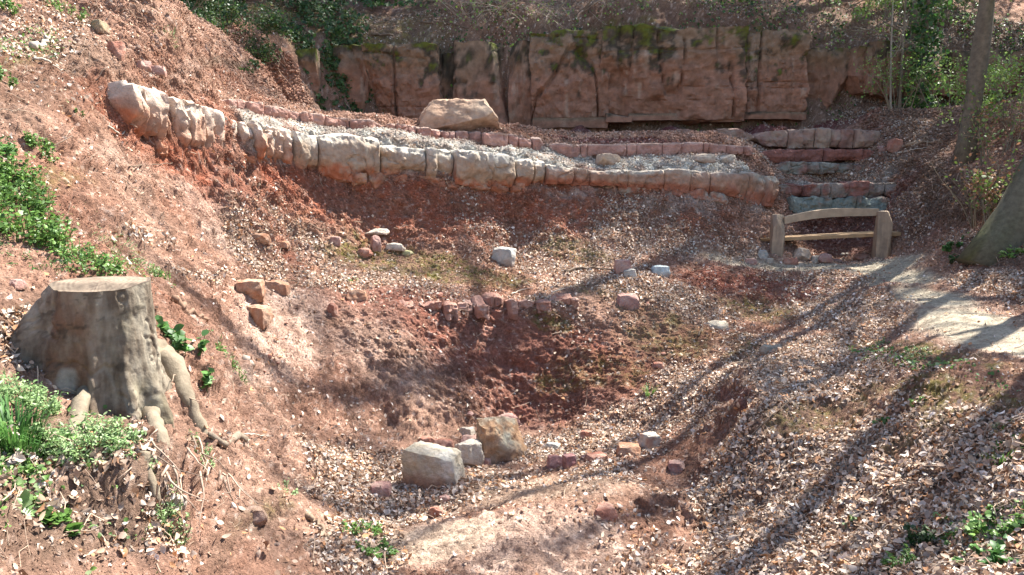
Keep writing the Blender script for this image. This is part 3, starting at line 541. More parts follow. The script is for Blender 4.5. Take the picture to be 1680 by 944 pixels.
# loose stones nobody named: small individual ones
def few(name, label, group, zoneL, n, size, cf, seed):
    rs = np.random.default_rng(seed); dz = zone(GX, GY, Z(zoneL), seed, .4); P, N = scatter(dz, n, seed)
    for i_ in range(n):
        s = size[0] + (size[1] - size[0]) * rs.random() ** 2; m = MB()
        rock(m, P[i_] + N[i_] * s * .12, (s, s * rs.uniform(.6, 1), s * rs.uniform(.4, .75)), rs.uniform(0, 6), seed * 100 + i_, 8, rs.uniform(.2, .6), 5, .08, cf, (rs.normal() * .3, rs.normal() * .3))
        tag(m.build(name, M_ROCK, sharp=35), label, 'stone', group)
few('stone', 'small loose red stone on the upper slope or terrace', 'small red stones on the terrace', [(640,420,260,18,1),(900,480,200,25,1),(500,400,90,20,1)], 24, (.025, .07), RED, 91)
few('stone', 'fist sized red stone stuck in the pit wall', 'small red stones in the pit wall', [(860,560,260,60,1),(440,560,90,60,1)], 30, (.025, .075), RED, 92)
few('stone', 'small stone among leaves on the pit floor', 'small stones on the pit floor', [(820,760,240,40,1),(1000,860,120,40,.7)], 22, (.025, .07), PNK, 93)
few('stone', 'small stone fallen below the bench or left of it', 'small stones round the bench', [(1340,428,130,8,1),(1180,430,60,10,1)], 26, (.03, .075), PAL, 94)
few('stone', 'small pinkish stone lying along the path edge or right bank', 'small stones on the right bank', [(1400,480,140,30,1),(1450,640,150,60,.5)], 20, (.03, .07), PNK, 95)

# ------------------------------------------------------------------ crumbs and leaves
def crumbs(n, dens, size, seed, colf, name, label, cat):
    P, N = scatter(dens, n, seed); rs = np.random.default_rng(seed)
    oc = np.array([[1,0,0],[-1,0,0],[0,1,0],[0,-1,0],[0,0,1],[0,0,-1],[.6,.6,.5],[-.6,.5,-.6]], float)[:6]
    F = np.array([[0,2,4],[2,1,4],[1,3,4],[3,0,4],[2,0,5],[1,2,5],[3,1,5],[0,3,5]])
    s = size[0] + (size[1] - size[0]) * rs.random(n) ** 2.2
    V = oc[None] * s[:, None, None] * rs.uniform(.45, 1.1, (n, 6, 3)); a = rs.uniform(0, 6.28, n); ca, sa = np.cos(a), np.sin(a)
    x = V[..., 0] * ca[:, None] - V[..., 1] * sa[:, None]; y = V[..., 0] * sa[:, None] + V[..., 1] * ca[:, None]
    V = np.stack([x, y, V[..., 2]], -1) + (P + N * (s * .2)[:, None])[:, None]
    kk = scatter.k; base = GC.reshape(-1, 3)[kk] * .5 + .5 * soil(P[None] + 0, {k: Zs[k].ravel()[kk][None] for k in Zs})[0]; C = base * rs.uniform(.7, 1.35, (n, 1)); C = np.repeat(C, 6, 0)
    m = MB(); m.add(V.reshape(-1, 3), (np.arange(n)[:, None, None] * 6 + F[None]).reshape(-1, 3), C)
    tag(m.build(name, M_CRUMB, smooth=False, origin=(0, 0, 0)), label, cat, kind='stuff')
base_d = (1 - Zs['sand'] * .8) * (1 - .6 * Zs['leaf'])
crumbs(200000, base_d * (GY < 16) * (.25 + sstep(-.1, .4, fbm(P1.reshape(-1, 3), 1.5, 3, .6, 77).reshape(nr, nc))), (.007, .04), 61, None, 'soil_crumbs', 'crumbled red clay clods scattered over the bank', 'clods')
patch = sstep(-.35, .35, fbm(P1.reshape(-1, 3), 2.2, 4, .6, 78).reshape(nr, nc))
flat = sstep(.55, .85, NR1[..., 2]) * .8 + .2
fr_ = (1 - .75 * sstep(.2, .7, Zs['moss'])); ld = (Zs['leaf'] * fr_ * (.35 + .65 * patch) * flat + .035 * patch * flat) * (1 - .93 * Zs['sand'])
mb = MB(); P, N = scatter(ld * (GY < 18), 210000, 62); Yd = P[:, 1]
leaves(mb, P, N, (.016, .062), 63, flat=.7, curl=.8, shade=1 - .38 * Zs['hum'].ravel()[scatter.k])
P, N = scatter(ld * Zs['leaf'] * (GY < 8), 22000, 64); leaves(mb, P, N, (.02, .07), 65, lift=.03, flat=.9, curl=.8, shade=1 - .38 * Zs['hum'].ravel()[scatter.k])
tag(mb.build('leaf_litter', M_LEAFD, origin=(0, 0, 0)), 'dry pale and brown fallen leaves covering gully, slopes and terrace', 'fallen leaves', kind='stuff')
# straw and small sticks
m = MB(); rs = np.random.default_rng(5); P, N = scatter((ld + .1 * Zs['hum'] + .02) * (GY < 17), 3800, 66)
for p, nn in zip(P, N):
    d = rs.normal(size=3); d -= d.dot(nn) * nn; d /= np.linalg.norm(d); L_ = rs.uniform(.05, .28); q = [p + nn * .02 + d * L_ * (t - .5) + nn * .03 * rs.normal() * math.sin(3 * t) for t in np.linspace(0, 1, 4)]
    tube(m, q, rs.uniform(.0015, .0045), 4, np.array([.34, .25, .18]) * rs.uniform(.5, 1.4), cap=False)
tag(m.build('twig_litter', M_TWIG, origin=(0, 0, 0)), 'thin dry sticks and straw strewn among the leaves', 'twigs', kind='stuff')

# ------------------------------------------------------------------ bench
def bench():
    pl = hit(1277, 433); pr = hit(1449, 427); pl[1] = 12.9; pr[1] = 12.95
    pl = at(1277, 434, 12.9); pr = at(1450, 428, 12.95)
    e = empty('bench', (pl + pr) / 2, 'rough wooden bench with two stout posts and an arched back rail on the path', 'bench')
    def box(m, c, s, col, n=14, tilt=(0, 0), rot=0, bx=.97, seed=1, cuts=3): rock(m, c, s, rot, seed, n, bx, cuts, .012, col, tilt, 3)
    wc = lambda W, U, Wr, s: mix(np.tile([.37, .275, .185], (len(W), 1)), [.25, .185, .13], .5 + fbm(W * np.array([6, 6, .7]), 4, 3, .6, s) * 1.4)
    for p, w_, h, s in ((pl, .20, .80, 3), (pr, .24, .80, 4)):
        m = MB(); box(m, p + np.array([0, .12, h / 2 - .04]), (w_, .26, h + .08), wc, 14, (0, .04 if s == 3 else -.01), -.12, .95, s, 6); m.build('post', M_WOOD, e, sharp=30)
    m = MB(); k = 16; V = []; th = .05; a = at(1286, 362, 13.04); b = at(1440, 348, 13.1)
    for i_ in range(k + 1):
        t = i_ / k; c = a + (b - a) * t; c[2] += .055 * math.sin(math.pi * min(1, t * 1.05) ** .9); hh = .055 + .012 * math.sin(math.pi * t)
        for dy, dz in ((-th, -hh), (th, -hh), (th, hh), (-th, hh)): V.append(c + np.array([0, dy, dz]))
    F = []
    for i_ in range(k):
        for j_ in range(4): F.append([i_ * 4 + j_, i_ * 4 + (j_ + 1) % 4, i_ * 4 + 4 + (j_ + 1) % 4, i_ * 4 + 4 + j_])
    m.add(V, [np.array(F)[:, ::-1], np.array([[0, 1, 2, 3], [k * 4 + 3, k * 4 + 2, k * 4 + 1, k * 4]])], [.38, .285, .19]); m.build('back_rail', M_WOOD, e, sharp=30)
    m = MB(); a = at(1246, 393, 13.12); b = at(1475, 383, 13.25); c = (a + b) / 2; L_ = np.linalg.norm(b - a)
    rock(m, c + np.array([0, .12, 0]), (L_, .34, .055), math.atan2(b[1] - a[1], b[0] - a[0]), 8, 26, .98, 2, .012, [.40, .26, .14], (0.05, -math.asin((b[2] - a[2]) / L_))); m.build('seat', M_WOOD, e, sharp=30)
bench()

# ------------------------------------------------------------------ stump
def stump():
    Y = 4.9; zb = -.45; ct = at(167, 462, Y); top = ct[2]; e0 = np.array([ct[0], ct[1], zb])
    e = empty('tree_stump', e0, 'big sawn off beech stump with spreading roots on the left bank', 'tree stump')
    nz, na = 120, 260; th = np.linspace(0, 2 * math.pi, na, endpoint=False); V = []; C = []
    gs = lambda a, c, w_: math.exp(-(math.atan2(math.sin(a - c), math.cos(a - c)) / w_) ** 2)
    lobw = np.array([.60 * gs(a, 3.3, .55) for a in th])
    lob = np.array([.2 * gs(a, 3.35, .3) + .16 * gs(a, -.3, .22) + .22 * gs(a, -.85, .16) + .20 * gs(a, -1.4, .11) + .32 * gs(a, -2.1, .2) + .3 * gs(a, 1.2, .4) for a in th])
    htot = top - zb
    for i_ in range(nz):
        t = i_ / (nz - 1); tz = min(1, max(0, (t * htot + zb) / top)); lo = max(0, -(t * htot + zb)); fl = (1 - tz) ** 3.2; fw = (1 - tz) ** .95 + lo * .4
        r = .285 + .05 * (1 - t) + lob * fl + lobw * fw + .010 * np.sin(th * 9 + t * 2) * (1 - t * .5)
        V.append(np.stack([np.cos(th) * r, np.sin(th) * r * .9, np.full(na, t * htot) - .03 * tz ** 6 * sstep(.0, -.9, np.sin(th))], -1))
    V = np.concatenate(V); nn = fbm(V, 7, 5, .55, 3); rr = V[:, :2] * (1 + .05 * nn + .05 * fbm(V * np.array([1, 1, .3]), 16, 4, .6, 8) - .05 * np.exp(-(fbm(V, 5, 3, .5, 14) / .05) ** 2))[:, None]; V[:, :2] = rr
    n1 = fbm(V + 5, 2.5, 4, .6, 9); n2 = fbm(V * np.array([1, 1, .25]), 14, 4, .6, 11); C = mix(np.tile([.235, .205, .155], (len(V), 1)), [.115, .09, .065], .4 + n2 * 1.8)
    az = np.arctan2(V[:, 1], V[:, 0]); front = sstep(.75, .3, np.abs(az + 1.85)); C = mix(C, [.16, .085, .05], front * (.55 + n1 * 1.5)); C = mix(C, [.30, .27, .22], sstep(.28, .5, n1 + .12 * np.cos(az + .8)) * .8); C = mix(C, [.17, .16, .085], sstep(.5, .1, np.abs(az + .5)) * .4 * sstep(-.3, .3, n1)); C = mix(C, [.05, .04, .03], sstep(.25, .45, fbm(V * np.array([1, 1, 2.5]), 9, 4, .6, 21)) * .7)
    i = np.arange(nz - 1)[:, None] * na; j = np.arange(na)[None]; j2 = (j + 1) % na
    m = MB(); m.add(V + e0, np.stack([i + j, i + j2, i + na + j2, i + na + j], -1).reshape(-1, 4), C); m.build('trunk', M_BARK, e)
    ring = V[-na:]; m = MB(); K = 20; VV = []; CC = []
    for q in range(K):
        f = 1 - q / K; d = ring.copy(); d[:, :2] *= f; base_z = ring[:, 2] * f + htot * (1 - f)
        step = .035 * sstep(.02, -.05, d[:, 1] + .05 + .04 * fbm(d * 1.0, 6, 3, .6, 5)) * (q > 0)
        d[:, 2] = base_z - step + .006 * fbm(d, 30, 3, .6, 6) * (q > 0); VV.append(d)
        wv = .5 + .5 * np.sin(f * 60 + fbm(d, 5, 2, .5, 7) * 4); CC.append(np.stack([(.24 - .08 * wv) * (1 + .3 * fbm(d, 14, 3, .6, 8)), (.185 - .07 * wv) * (1 + .3 * fbm(d, 14, 3, .6, 8)), (.13 - .05 * wv) * (1 + .3 * fbm(d, 14, 3, .6, 8))], -1) * (1 - .5 * (f > .93)))
    VV = np.concatenate(VV); i = np.arange(K - 1)[:, None] * na
    m.add(VV + e0 + np.array([0, 0, .002]), [np.stack([i + j, i + j2, i + na + j2, i + na + j], -1).reshape(-1, 4), (np.arange(na) + (K - 1) * na)[None]], np.concatenate(CC)); m.build('cut_top', M_WOOD, e)
    for s_, (pts, r0) in enumerate([([(255,585),(285,622),(310,662),(328,700),(338,730)], .075), ([(232,630),(248,680),(258,730),(268,780)], .07), ([(142,655),(128,700),(112,745),(104,790)], .045),
            ([(236,800),(248,840),(262,890)], .035)]):
        q = np.array([hit(*z) for z in pts]); t = np.linspace(0, 1, 24); tt = np.linspace(0, 1, len(q)); q = np.stack([np.interp(t, tt, q[:, c]) for c in range(3)], -1); q[:, 2] += r0 * (.25 - 1.3 * t ** 2); q[:, 0] += .02 * np.sin(t * 9 + s_); m = MB()
        if s_ < 3: q[0] = q[0] * .5 + np.array([ct[0], ct[1], q[0, 2] + .1]) * .5
        tube(m, q, r0 * (1.25 - .9 * t), 16, [.19, .155, .11], .5, s_); m.build('root', M_BARK, e)
stump()

# ------------------------------------------------------------------ sticks, roots
def stick(name, label, pts, r0, col, cat, seed=0, forks=0, group=None, ground=False):
    q = np.array([at(*p) for p in pts]) if not ground else np.array([hit(*p) + np.array([0, 0, .03]) for p in pts])
    t = np.linspace(0, 1, 14); tt = np.linspace(0, 1, len(q)); q = np.stack([np.interp(t, tt, q[:, c]) for c in range(3)], -1); rs = np.random.default_rng(seed)
    q += rs.normal(size=q.shape) * r0 * .5; m = MB(); tube(m, q, r0 * (1.1 - .7 * t), 6, col, .2, seed)
    for k in range(forks):
        a = rs.integers(2, 11); d = (q[a + 1] - q[a]); d = d / np.linalg.norm(d) + rs.normal(size=3) * .6; L_ = rs.uniform(.15, .4) * np.linalg.norm(q[-1] - q[0])
        tube(m, [q[a], q[a] + d * L_ * .5 + rs.normal(size=3) * .02, q[a] + d * L_ * .9 + rs.normal(size=3) * .05], [r0 * .5, r0 * .35, r0 * .15], 5, col)
    return tag(m.build(name, M_TWIG), label, cat, group)
DK = [.14, .10, .07]; LT = [.42, .36, .29]; MD = [.26, .19, .13]
for s_, (a, l, p, r, c, f) in enumerate([
 ('fallen_branch','dark arched branch lying across the mossy terrace',[(925,455),(950,449),(985,450),(1020,458)],.022,DK,0),('fallen_branch','thin pale twig in the leaves right of the terrace edge rocks',[(840,490),(855,479),(872,478)],.008,LT,1),
 ('fallen_branch','thin bleached twig under the terrace leaves',[(905,488),(925,480),(945,477)],.008,LT,0),('fallen_branch','white bare twig hanging at the right end of the pink course',[(1232,257),(1250,266),(1268,280),(1290,292),(1320,300)],.012,LT,1),
 ('fallen_branch','grey branch pile stick in the hollow, thickest one',[(1485,243),(1510,240),(1545,236)],.035,MD,2),('fallen_branch','pale broken stick sticking out below the thick grey branch',[(1470,257),(1492,252),(1520,247)],.014,LT,0),
 ('fallen_branch','short dark stick crossing the leaves of the hollow',[(1385,232),(1400,222),(1412,214)],.014,DK,0),('fallen_branch','long thin stick sloping down in the hollow',[(1418,264),(1440,250),(1452,238)],.012,MD,0),
 ('fallen_branch','brown log lying on the left slope near its top',[(52,88),(68,81),(85,70)],.035,[.36,.31,.25],0),('fallen_branch','thin stick below the log on the left slope',[(55,105),(80,112),(103,120)],.014,LT,0),
 ('fallen_branch','slender twig against the foot of the pale ledge',[(180,222),(200,216),(225,217)],.012,LT,0),('fallen_branch','bowed thin twig on the slope below the pale ledge',[(215,288),(240,283),(262,276),(282,277)],.009,DK,0),
 ('fallen_branch','weathered log end right of the stump plants',[(398,600),(415,612),(432,622)],.035,[.36,.3,.24],0),('fallen_branch','split piece of wood above the stump plants',[(288,522),(310,530),(332,540)],.035,[.24,.15,.1],1),
 ('fallen_branch','forked stick upright in the lower left bank corner',[(505,858),(525,872),(540,898)],.022,MD,1),('fallen_branch','thin twig across red soil right of the root tangle',[(400,722),(425,722),(445,723)],.007,LT,0),
 ('fallen_branch','dark stick leaning at the gully wall',[(1145,560),(1152,548),(1152,520)],.012,DK,1),('fallen_branch','dead stick beside the gully mouth',[(1222,712),(1226,695),(1228,680)],.012,LT,0),
 ('fallen_branch','long brown branch on the slope above the cliff',[(610,62),(640,68),(678,78)],.028,DK,1),('fallen_branch','branch lying along the cliff top beside the gap',[(690,48),(730,58),(770,56)],.022,DK,2),
 ('fallen_branch','curved dark root across the leaf bank right of the gully',[(1200,770),(1230,730),(1260,700),(1310,660)],.01,DK,1)]):
    stick(a, l, p, r, c, 'branch', 500 + s_, f, ground=True)
# the dead root plate below the stump
e = empty('dead_root', hit(390, 770), 'grey dead root stub with a tangle of rootlets low on the left bank', 'root')
m = MB(); q = np.array([hit(*p) + np.array([0, -.03, .06]) for p in [(350,745),(372,738),(395,740),(410,752)]]); tube(m, q, [.015, .024, .03, .02], 10, [.2, .16, .12], .6, 5); m.build('root_stub', M_BARK, e)
rs = np.random.default_rng(12)
for k in range(34):
    u0 = rs.uniform(250, 420); v0 = rs.uniform(740, 830); p = hit(u0, v0) + np.array([0, -.05, .04]); q = [p]; d = np.array([rs.normal() * .35, -.5, -.7])
    for s in range(6): d = d + rs.normal(size=3) * .22; q.append(q[-1] + d / np.linalg.norm(d) * rs.uniform(.03, .075))
    m = MB(); tube(m, q, np.linspace(rs.uniform(.004, .009), .0015, 7), 5, np.array([.32, .24, .18]) * rs.uniform(.5, 1.5)); m.build('rootlet', M_TWIG, e)
e = empty('hanging_roots', hit(430, 130), 'brush of thin brown roots hanging in the dark corner left of the cliff', 'roots'); 
for k in range(30):
    p = hit(rs.uniform(375, 465), rs.uniform(80, 135)) + np.array([0, -.06, .04]); q = [p]; d = np.array([rs.normal() * .3, -.3, -.8])
    for s in range(6): d = d + rs.normal(size=3) * .25; q.append(q[-1] + d / np.linalg.norm(d) * rs.uniform(.05, .14))
    m = MB(); tube(m, q, np.linspace(.009, .003, 7), 4, np.array([.30, .19, .13]) * rs.uniform(.5, 1.4)); m.build('rootlet', M_TWIG, e)

# ------------------------------------------------------------------ plants
G1 = [[.13,.25,.05],[.10,.20,.04],[.18,.31,.07],[.07,.15,.03]]; G2 = [[.06,.15,.035],[.075,.18,.04],[.10,.22,.05]]; G3 = [[.26,.38,.15],[.20,.33,.12],[.32,.42,.2]]; GD = [[.03,.075,.02],[.045,.10,.03],[.06,.12,.03],[.10,.14,.05]]
GS = [[.22,.34,.07],[.15,.27,.05],[.28,.38,.12]]; BR = [[.36,.19,.10],[.42,.26,.16],[.30,.16,.09]]
def herb(name, label, u, v, rpx, hpx, cols, kind='herb', seed=0, n=260, ls=(.02, .05), cat='plant', group=None, p=None, off=0):
    p = hit(u, v) if p is None else p; s = p[1] / FPX; r = rpx * s; r *= 1.2; h = max(hpx * s, .05) * 1.15; n = int(n * 2.0); p = p + np.array([0, -off, 0]); rs = np.random.default_rng(seed)
    e = empty(name, p, label, cat, group)
    st = MB(); pts = []; nrm = []; ns = max(5, int(n / 14))
    for k in range(ns):
        a = rs.uniform(0, 6.28); q = r * math.sqrt(rs.random()); b = np.array([p[0] + q * math.cos(a), p[1] + q * .8 * math.sin(a), 0]); b[2] = gz(b[0], b[1]) - .01
        t = b + np.array([math.cos(a) * r * .3, math.sin(a) * r * .3, h * rs.uniform(.5, 1.1)]) + rs.normal(size=3) * h * .12
        if kind == 'grass':
            t = b + np.array([math.cos(a), math.sin(a), 0]) * h * rs.uniform(.2, .9) + np.array([0, 0, h * rs.uniform(.5, 1)]); mid = (b + t) / 2 + np.array([0, 0, h * .3])
            c = np.array(cols[rs.integers(len(cols))]); w_ = .006; sd_ = np.array([-math.sin(a), math.cos(a), 0]) * w_
            ps = [b, b * .5 + mid * .5, mid, mid * .5 + t * .5, t]; V = []
            for z, x in enumerate(ps): V += [x - sd_ * (1 - z / 4.2), x + sd_ * (1 - z / 4.2)]
            st.add(V, np.array([[0, 1, 3, 2], [2, 3, 5, 4], [4, 5, 7, 6], [6, 7, 9, 8]]), c * rs.uniform(.7, 1.2)); continue
        tube(st, [b, (b + t) / 2 + rs.normal(size=3) * .01, t], [.0035, .003, .002], 4, np.array(cols[0]) * .8, cap=False)
        if ns <= 12: st.build('stem', M_LEAFG, e); st = MB()
        for x in range(int(n / ns)):
            f = rs.uniform(.35, 1.05); pts.append(b + (t - b) * f + rs.normal(size=3) * np.array([.3, .3, .14]) * max(r * .35, .03)); nrm.append([rs.normal() * .5, rs.normal() * .5 - .25, 1])
    if st.n: st.build('stems' if kind != 'grass' else 'blades', M_LEAFG, e)
    if pts:
        m = MB(); nrm = np.array(nrm); nrm /= np.linalg.norm(nrm, axis=1)[:, None]
        plant_leaves(m, np.array(pts), nrm, ls, seed, cols, flat=.25, curl=.3, lift=0, wid=(.5, .8) if kind != 'fine' else (.3, .5)); m.build('foliage', M_LEAFG, e)
    return e
for s_, r in enumerate([
 ('nettle','largest bright nettle patch on the left slope',40,390,46,40,G1,'herb',900,(.02,.05)),('nettle','nettle clump above the largest one on the left edge',15,290,26,30,G1,'herb',420,(.02,.045)),('nettle','dark green nettle clump at the left edge below the bare soil',30,330,36,30,G1,'herb',520,(.02,.045)),
 ('nettle','small nettle tuft right of the upper nettles',68,255,18,20,G1,'herb',200,(.02,.04)),('nettle','small nettle tuft at the left edge, highest',8,262,16,16,G2,'herb',150,(.02,.04)),
 ('herb_plant','bright green herb growing just behind the stump',150,448,36,24,G1,'herb',480,(.015,.035)),('herb_plant','flat yellow green herb along the stump top edge',205,450,26,14,G1,'fine',260,(.012,.03)),('herb_plant','green herb at the right edge of the stump top',262,468,16,20,G1,'herb',150,(.012,.03)),
 ('herb_plant','low pale herb carpet above the stump',185,405,44,12,G3,'fine',320,(.012,.028)),('herb_plant','bluish low herb left above the stump',60,432,44,10,G2,'fine',260,(.012,.03)),
 ('herb_plant','feathery light green herb at the left foot of the stump',88,660,34,32,G3,'fine',520,(.018,.04)),('herb_plant','feathery herb cushion in front of the stump roots',165,705,42,28,G3,'fine',620,(.016,.036)),('herb_plant','feathery herb at the right front root of the stump',240,712,26,26,G3,'fine',380,(.016,.036)),
 ('grass_tuft','large dark green grass tuft at the left edge below the stump',22,735,40,52,G2,'grass',2200,None),('herb_plant','yellow green herb below the grass tuft',25,780,26,20,G1,'fine',260,(.018,.04)),('herb_plant','feathery bush like herb hanging below the stump roots',300,795,22,36,G3,'fine',420,(.016,.034)),
 ('herb_plant','second feathery herb above the hanging one',325,760,20,22,G3,'fine',260,(.014,.03)),('herb_plant','broad leaved dark herb right of the stump',315,595,24,40,G2,'broad',70,(.05,.095)),('herb_plant','frilly yellow green herb right of the broad leaved one',376,612,17,24,G1,'fine',300,(.012,.03)),
 ('herb_plant','thin green herb above the frilly one',350,565,20,20,G1,'herb',90,(.015,.035)),('seedling','pair of pale green leaves on the lower left bank',35,838,24,16,G3,'broad',22,(.06,.1)),('seedling','bright broad seedling right of the pale pair',88,885,24,20,G1,'broad',26,(.06,.11)),
 ('seedling','tiny bright seedling on the bare bank below the ledge',120,185,9,10,G1,'herb',40,(.015,.035)),('seedling','yellow green tuft near the top left corner',110,22,22,16,G1,'herb',150,(.02,.04)),('seedling','green tuft in the top left corner',8,18,14,16,G1,'herb',160,(.02,.05)),
 ('seedling','yellowish herb beside the upper left nettle',8,135,12,22,G1,'herb',120,(.02,.05)),('seedling','feathery tuft on the ridge of the left slope',266,48,16,14,G3,'fine',140,(.015,.035)),('seedling','feathery tuft lower on the ridge of the left slope',262,68,12,10,G3,'fine',90,(.015,.035)),
 ('herb_plant','green seedlings low on the pit floor at the bottom',592,885,22,18,G1,'herb',150,(.018,.04)),('herb_plant','second seedling cluster nearest the bottom edge',620,912,22,14,G1,'herb',130,(.018,.04)),('herb_plant','small herb on the brown bank beside the pit floor',462,812,16,14,G3,'herb',70,(.015,.03)),
 ('grass_tuft','single grass tuft in the leaf filled gully',1065,655,8,16,G1,'grass',260,None),('seedling','tiny green leaf pair on the terrace',581,463,7,5,G1,'broad',8,(.04,.06)),
 ('herb_plant','bright plant clump in the lower right corner',1640,868,34,24,G1,'herb',260,(.025,.055)),('herb_plant','narrow leaved plant left of the bright corner clump',1550,895,12,12,G1,'herb',60,(.02,.04)),('herb_plant','dull green weed standing left of the corner clump',1503,905,12,34,GD,'herb',110,(.02,.04)),
 ('herb_plant','dull weed at the bottom edge right of centre',1478,938,16,26,G1,'fine',160,(.02,.04)),('herb_plant','large grey green leaves at the right bottom corner',1660,925,34,18,G2,'broad',50,(.06,.1)),('grass_tuft','grass tuft high on the right bank edge',1645,712,12,16,G1,'grass',420,None),
 ('grass_tuft','grass tuft lower on the right bank edge',1645,752,22,20,G1,'grass',700,None),('herb_plant','grey green rosette on the mossy right bank',1500,585,14,8,G3,'fine',70,(.015,.03)),('herb_plant','dark leaved seedling in the leaves of the right bank',1448,697,10,10,G2,'broad',18,(.035,.06)),
 ('herb_plant','dark leaved herb at the foot of the leaning tree',1565,408,14,12,G2,'broad',60,(.04,.08)),('herb_plant','small dark herb left of the leaning trunk',1572,432,12,12,GD,'broad',50,(.03,.06)),('herb_plant','yellow green leaves right of the leaning trunk',1665,418,18,10,GS,'broad',60,(.04,.08)),
 ('seedling','green seedling beside the right path edge shadow',1505,668,8,8,G1,'herb',30,(.02,.035)),('seedling','pale seedling upper right bank',1450,565,9,8,G3,'herb',30,(.015,.03)),('seedling','seedling on the right of the leaf field',1580,925,20,12,G2,'broad',30,(.04,.07)),('seedling','green seedling at the foot of the foreground leaf field',1390,860,8,8,G3,'herb',24,(.015,.03))]):
    herb(r[0], r[1], r[2], r[3], r[4], r[5], r[6], r[7], 700 + s_, r[8], r[9] or (.02, .03), {'nettle': 'nettle', 'grass_tuft': 'grass'}.get(r[0], 'plant'), off=.22 if 'stump root' in r[1] or 'front' in r[1] or 'foot of the stump' in r[1] else 0)

# ------------------------------------------------------------------ trees and shrubs
def branchy(m, p, d, L_, r, depth, rs, tips, col, spread=.6, up=.15, sides=6):
    q = [p]; dd = d / np.linalg.norm(d); n = 5
    for k in range(n): dd = dd + rs.normal(size=3) * .13 + np.array([0, 0, up * .3]); dd /= np.linalg.norm(dd); q.append(q[-1] + dd * L_ / n)
    tube(m, q, np.linspace(r, r * .55, n + 1), max(sides, 3), col, cap=False)
    if depth == 0: tips += q[2:]; return
    for k in range(3 if depth > 1 else 4):
        a = q[rs.integers(2, n + 1)]; nd = dd + rs.normal(size=3) * spread + np.array([0, 0, up]); branchy(m, a, nd, L_ * rs.uniform(.5, .75), r * .5, depth - 1, rs, tips, col, spread, up, sides - 1)
def tree(label, base, top, r0, seed, crown_z=4, nb=8, bl=2.2, leafn=1200, cols=GS, ls=(.05, .1), name='tree', depth=2, col=(.17, .14, .10), bare=False, group=None, sp=.25, moss=0, ivy=None, bend=.15):
    rs = np.random.default_rng(seed); base = np.array(base, float); top = np.array(top, float); base[2] -= .25; e = empty(name, base, label, 'tree', group)
    n = 26; t = np.linspace(0, 1, n); q = base + (top - base) * t[:, None] + np.stack([np.sin(t * 4 + seed) * bend, np.cos(t * 3 + seed) * bend * .6, t * 0], -1) * t[:, None]
    r = r0 * (1 - .6 * t) + r0 * .5 * np.exp(-t * (top[2] - base[2]) / .35); m = MB(); tube(m, q, r, 22, col, .22, seed)
    if moss:
        V = m.V[0]; nn = fbm(V, 3, 4, .6, seed); m.C[0] = mix(m.C[0], [.09, .095, .03], sstep(-.1, .4, nn) * moss) * (1 + .3 * fbm(V, 12, 3, .6, 4))[:, None]
    m.build('trunk', M_BARK, e)
    tips = []
    for k in range(nb):
        m = MB()
        f = rs.uniform(crown_z / (top[2] - base[2]), 1); i_ = min(int(f * (n - 1)), n - 1); a = rs.uniform(0, 6.28)
        branchy(m, q[i_], np.array([math.cos(a), math.sin(a), .35]), bl * rs.uniform(.7, 1.2) * (1.25 - .5 * f), r[i_] * .5, depth, rs, tips, col); m.build('limb', M_BARK, e)
    if leafn and tips:
        T = np.array(tips); k = rs.integers(len(T), size=leafn); P = T[k] + rs.normal(size=(leafn, 3)) * sp; N = rs.normal(size=(leafn, 3)); N[:, 2] += 1; N /= np.linalg.norm(N, axis=1)[:, None]
        m = MB(); plant_leaves(m, P, N, ls, seed, cols, lift=0); m.build('crown', M_LEAFG, e)
    if ivy:
        z0, z1, cnt, spd = ivy; tt = rs.uniform(z0, z1, cnt); k = (tt * (n - 1)).astype(int); P = q[k] + rs.normal(size=(cnt, 3)) * spd; N = rs.normal(size=(cnt, 3)) + np.array([0, -1, .3]); N /= np.linalg.norm(N, axis=1)[:, None]
        m = MB(); plant_leaves(m, P, N, (.05, .11), seed + 1, G2 + GD, lift=0, wid=(.7, 1)); m.build('ivy', M_LEAFG, e)
    return e
def gb(x, y): return np.array([x, y, float(gz(x, y))])
b = hit(1582, 262); tree('grey straight trunked tree standing on the right bank above the hollow', b, b + np.array([.3, -.9, 14]), .135, 1, 5.5, 10, 2.6, 900, ls=(.04, .08), moss=.6, col=(.15, .125, .09), bend=.1)
b = hit(1622, 422); tree('dark mossy trunk leaning to the right beside the path', b, b + np.array([4.6, .9, 9.5]), .27, 2, 4, 8, 2.6, 900, ls=(.04, .08), moss=.8, col=(.12, .11, .075), bend=.1)
b = gb(*at(1512, 130, 16.2)[:2]); tree('slim ivy wrapped tree before the right part of the cliff', b, b + np.array([.25, .2, 7]), .055, 3, 1.5, 8, 1.2, 500, ls=(.04, .07), ivy=(.02, .4, 1500, .17), bend=.05)
b = gb(*at(1478, 150, 16.0)[:2]); tree('thin sapling left of the ivy wrapped tree', b, b + np.array([.1, .2, 5]), .03, 4, 1.2, 8, .9, 420, ls=(.04, .07), bend=.08)
b = gb(*at(1465, 150, 15.9)[:2]); tree('thinnest pale sapling at the corner of the cliff', b, b + np.array([-.15, .2, 4]), .02, 5, .8, 7, .7, 260, ls=(.04, .06), bend=.08, col=(.3, .26, .2))
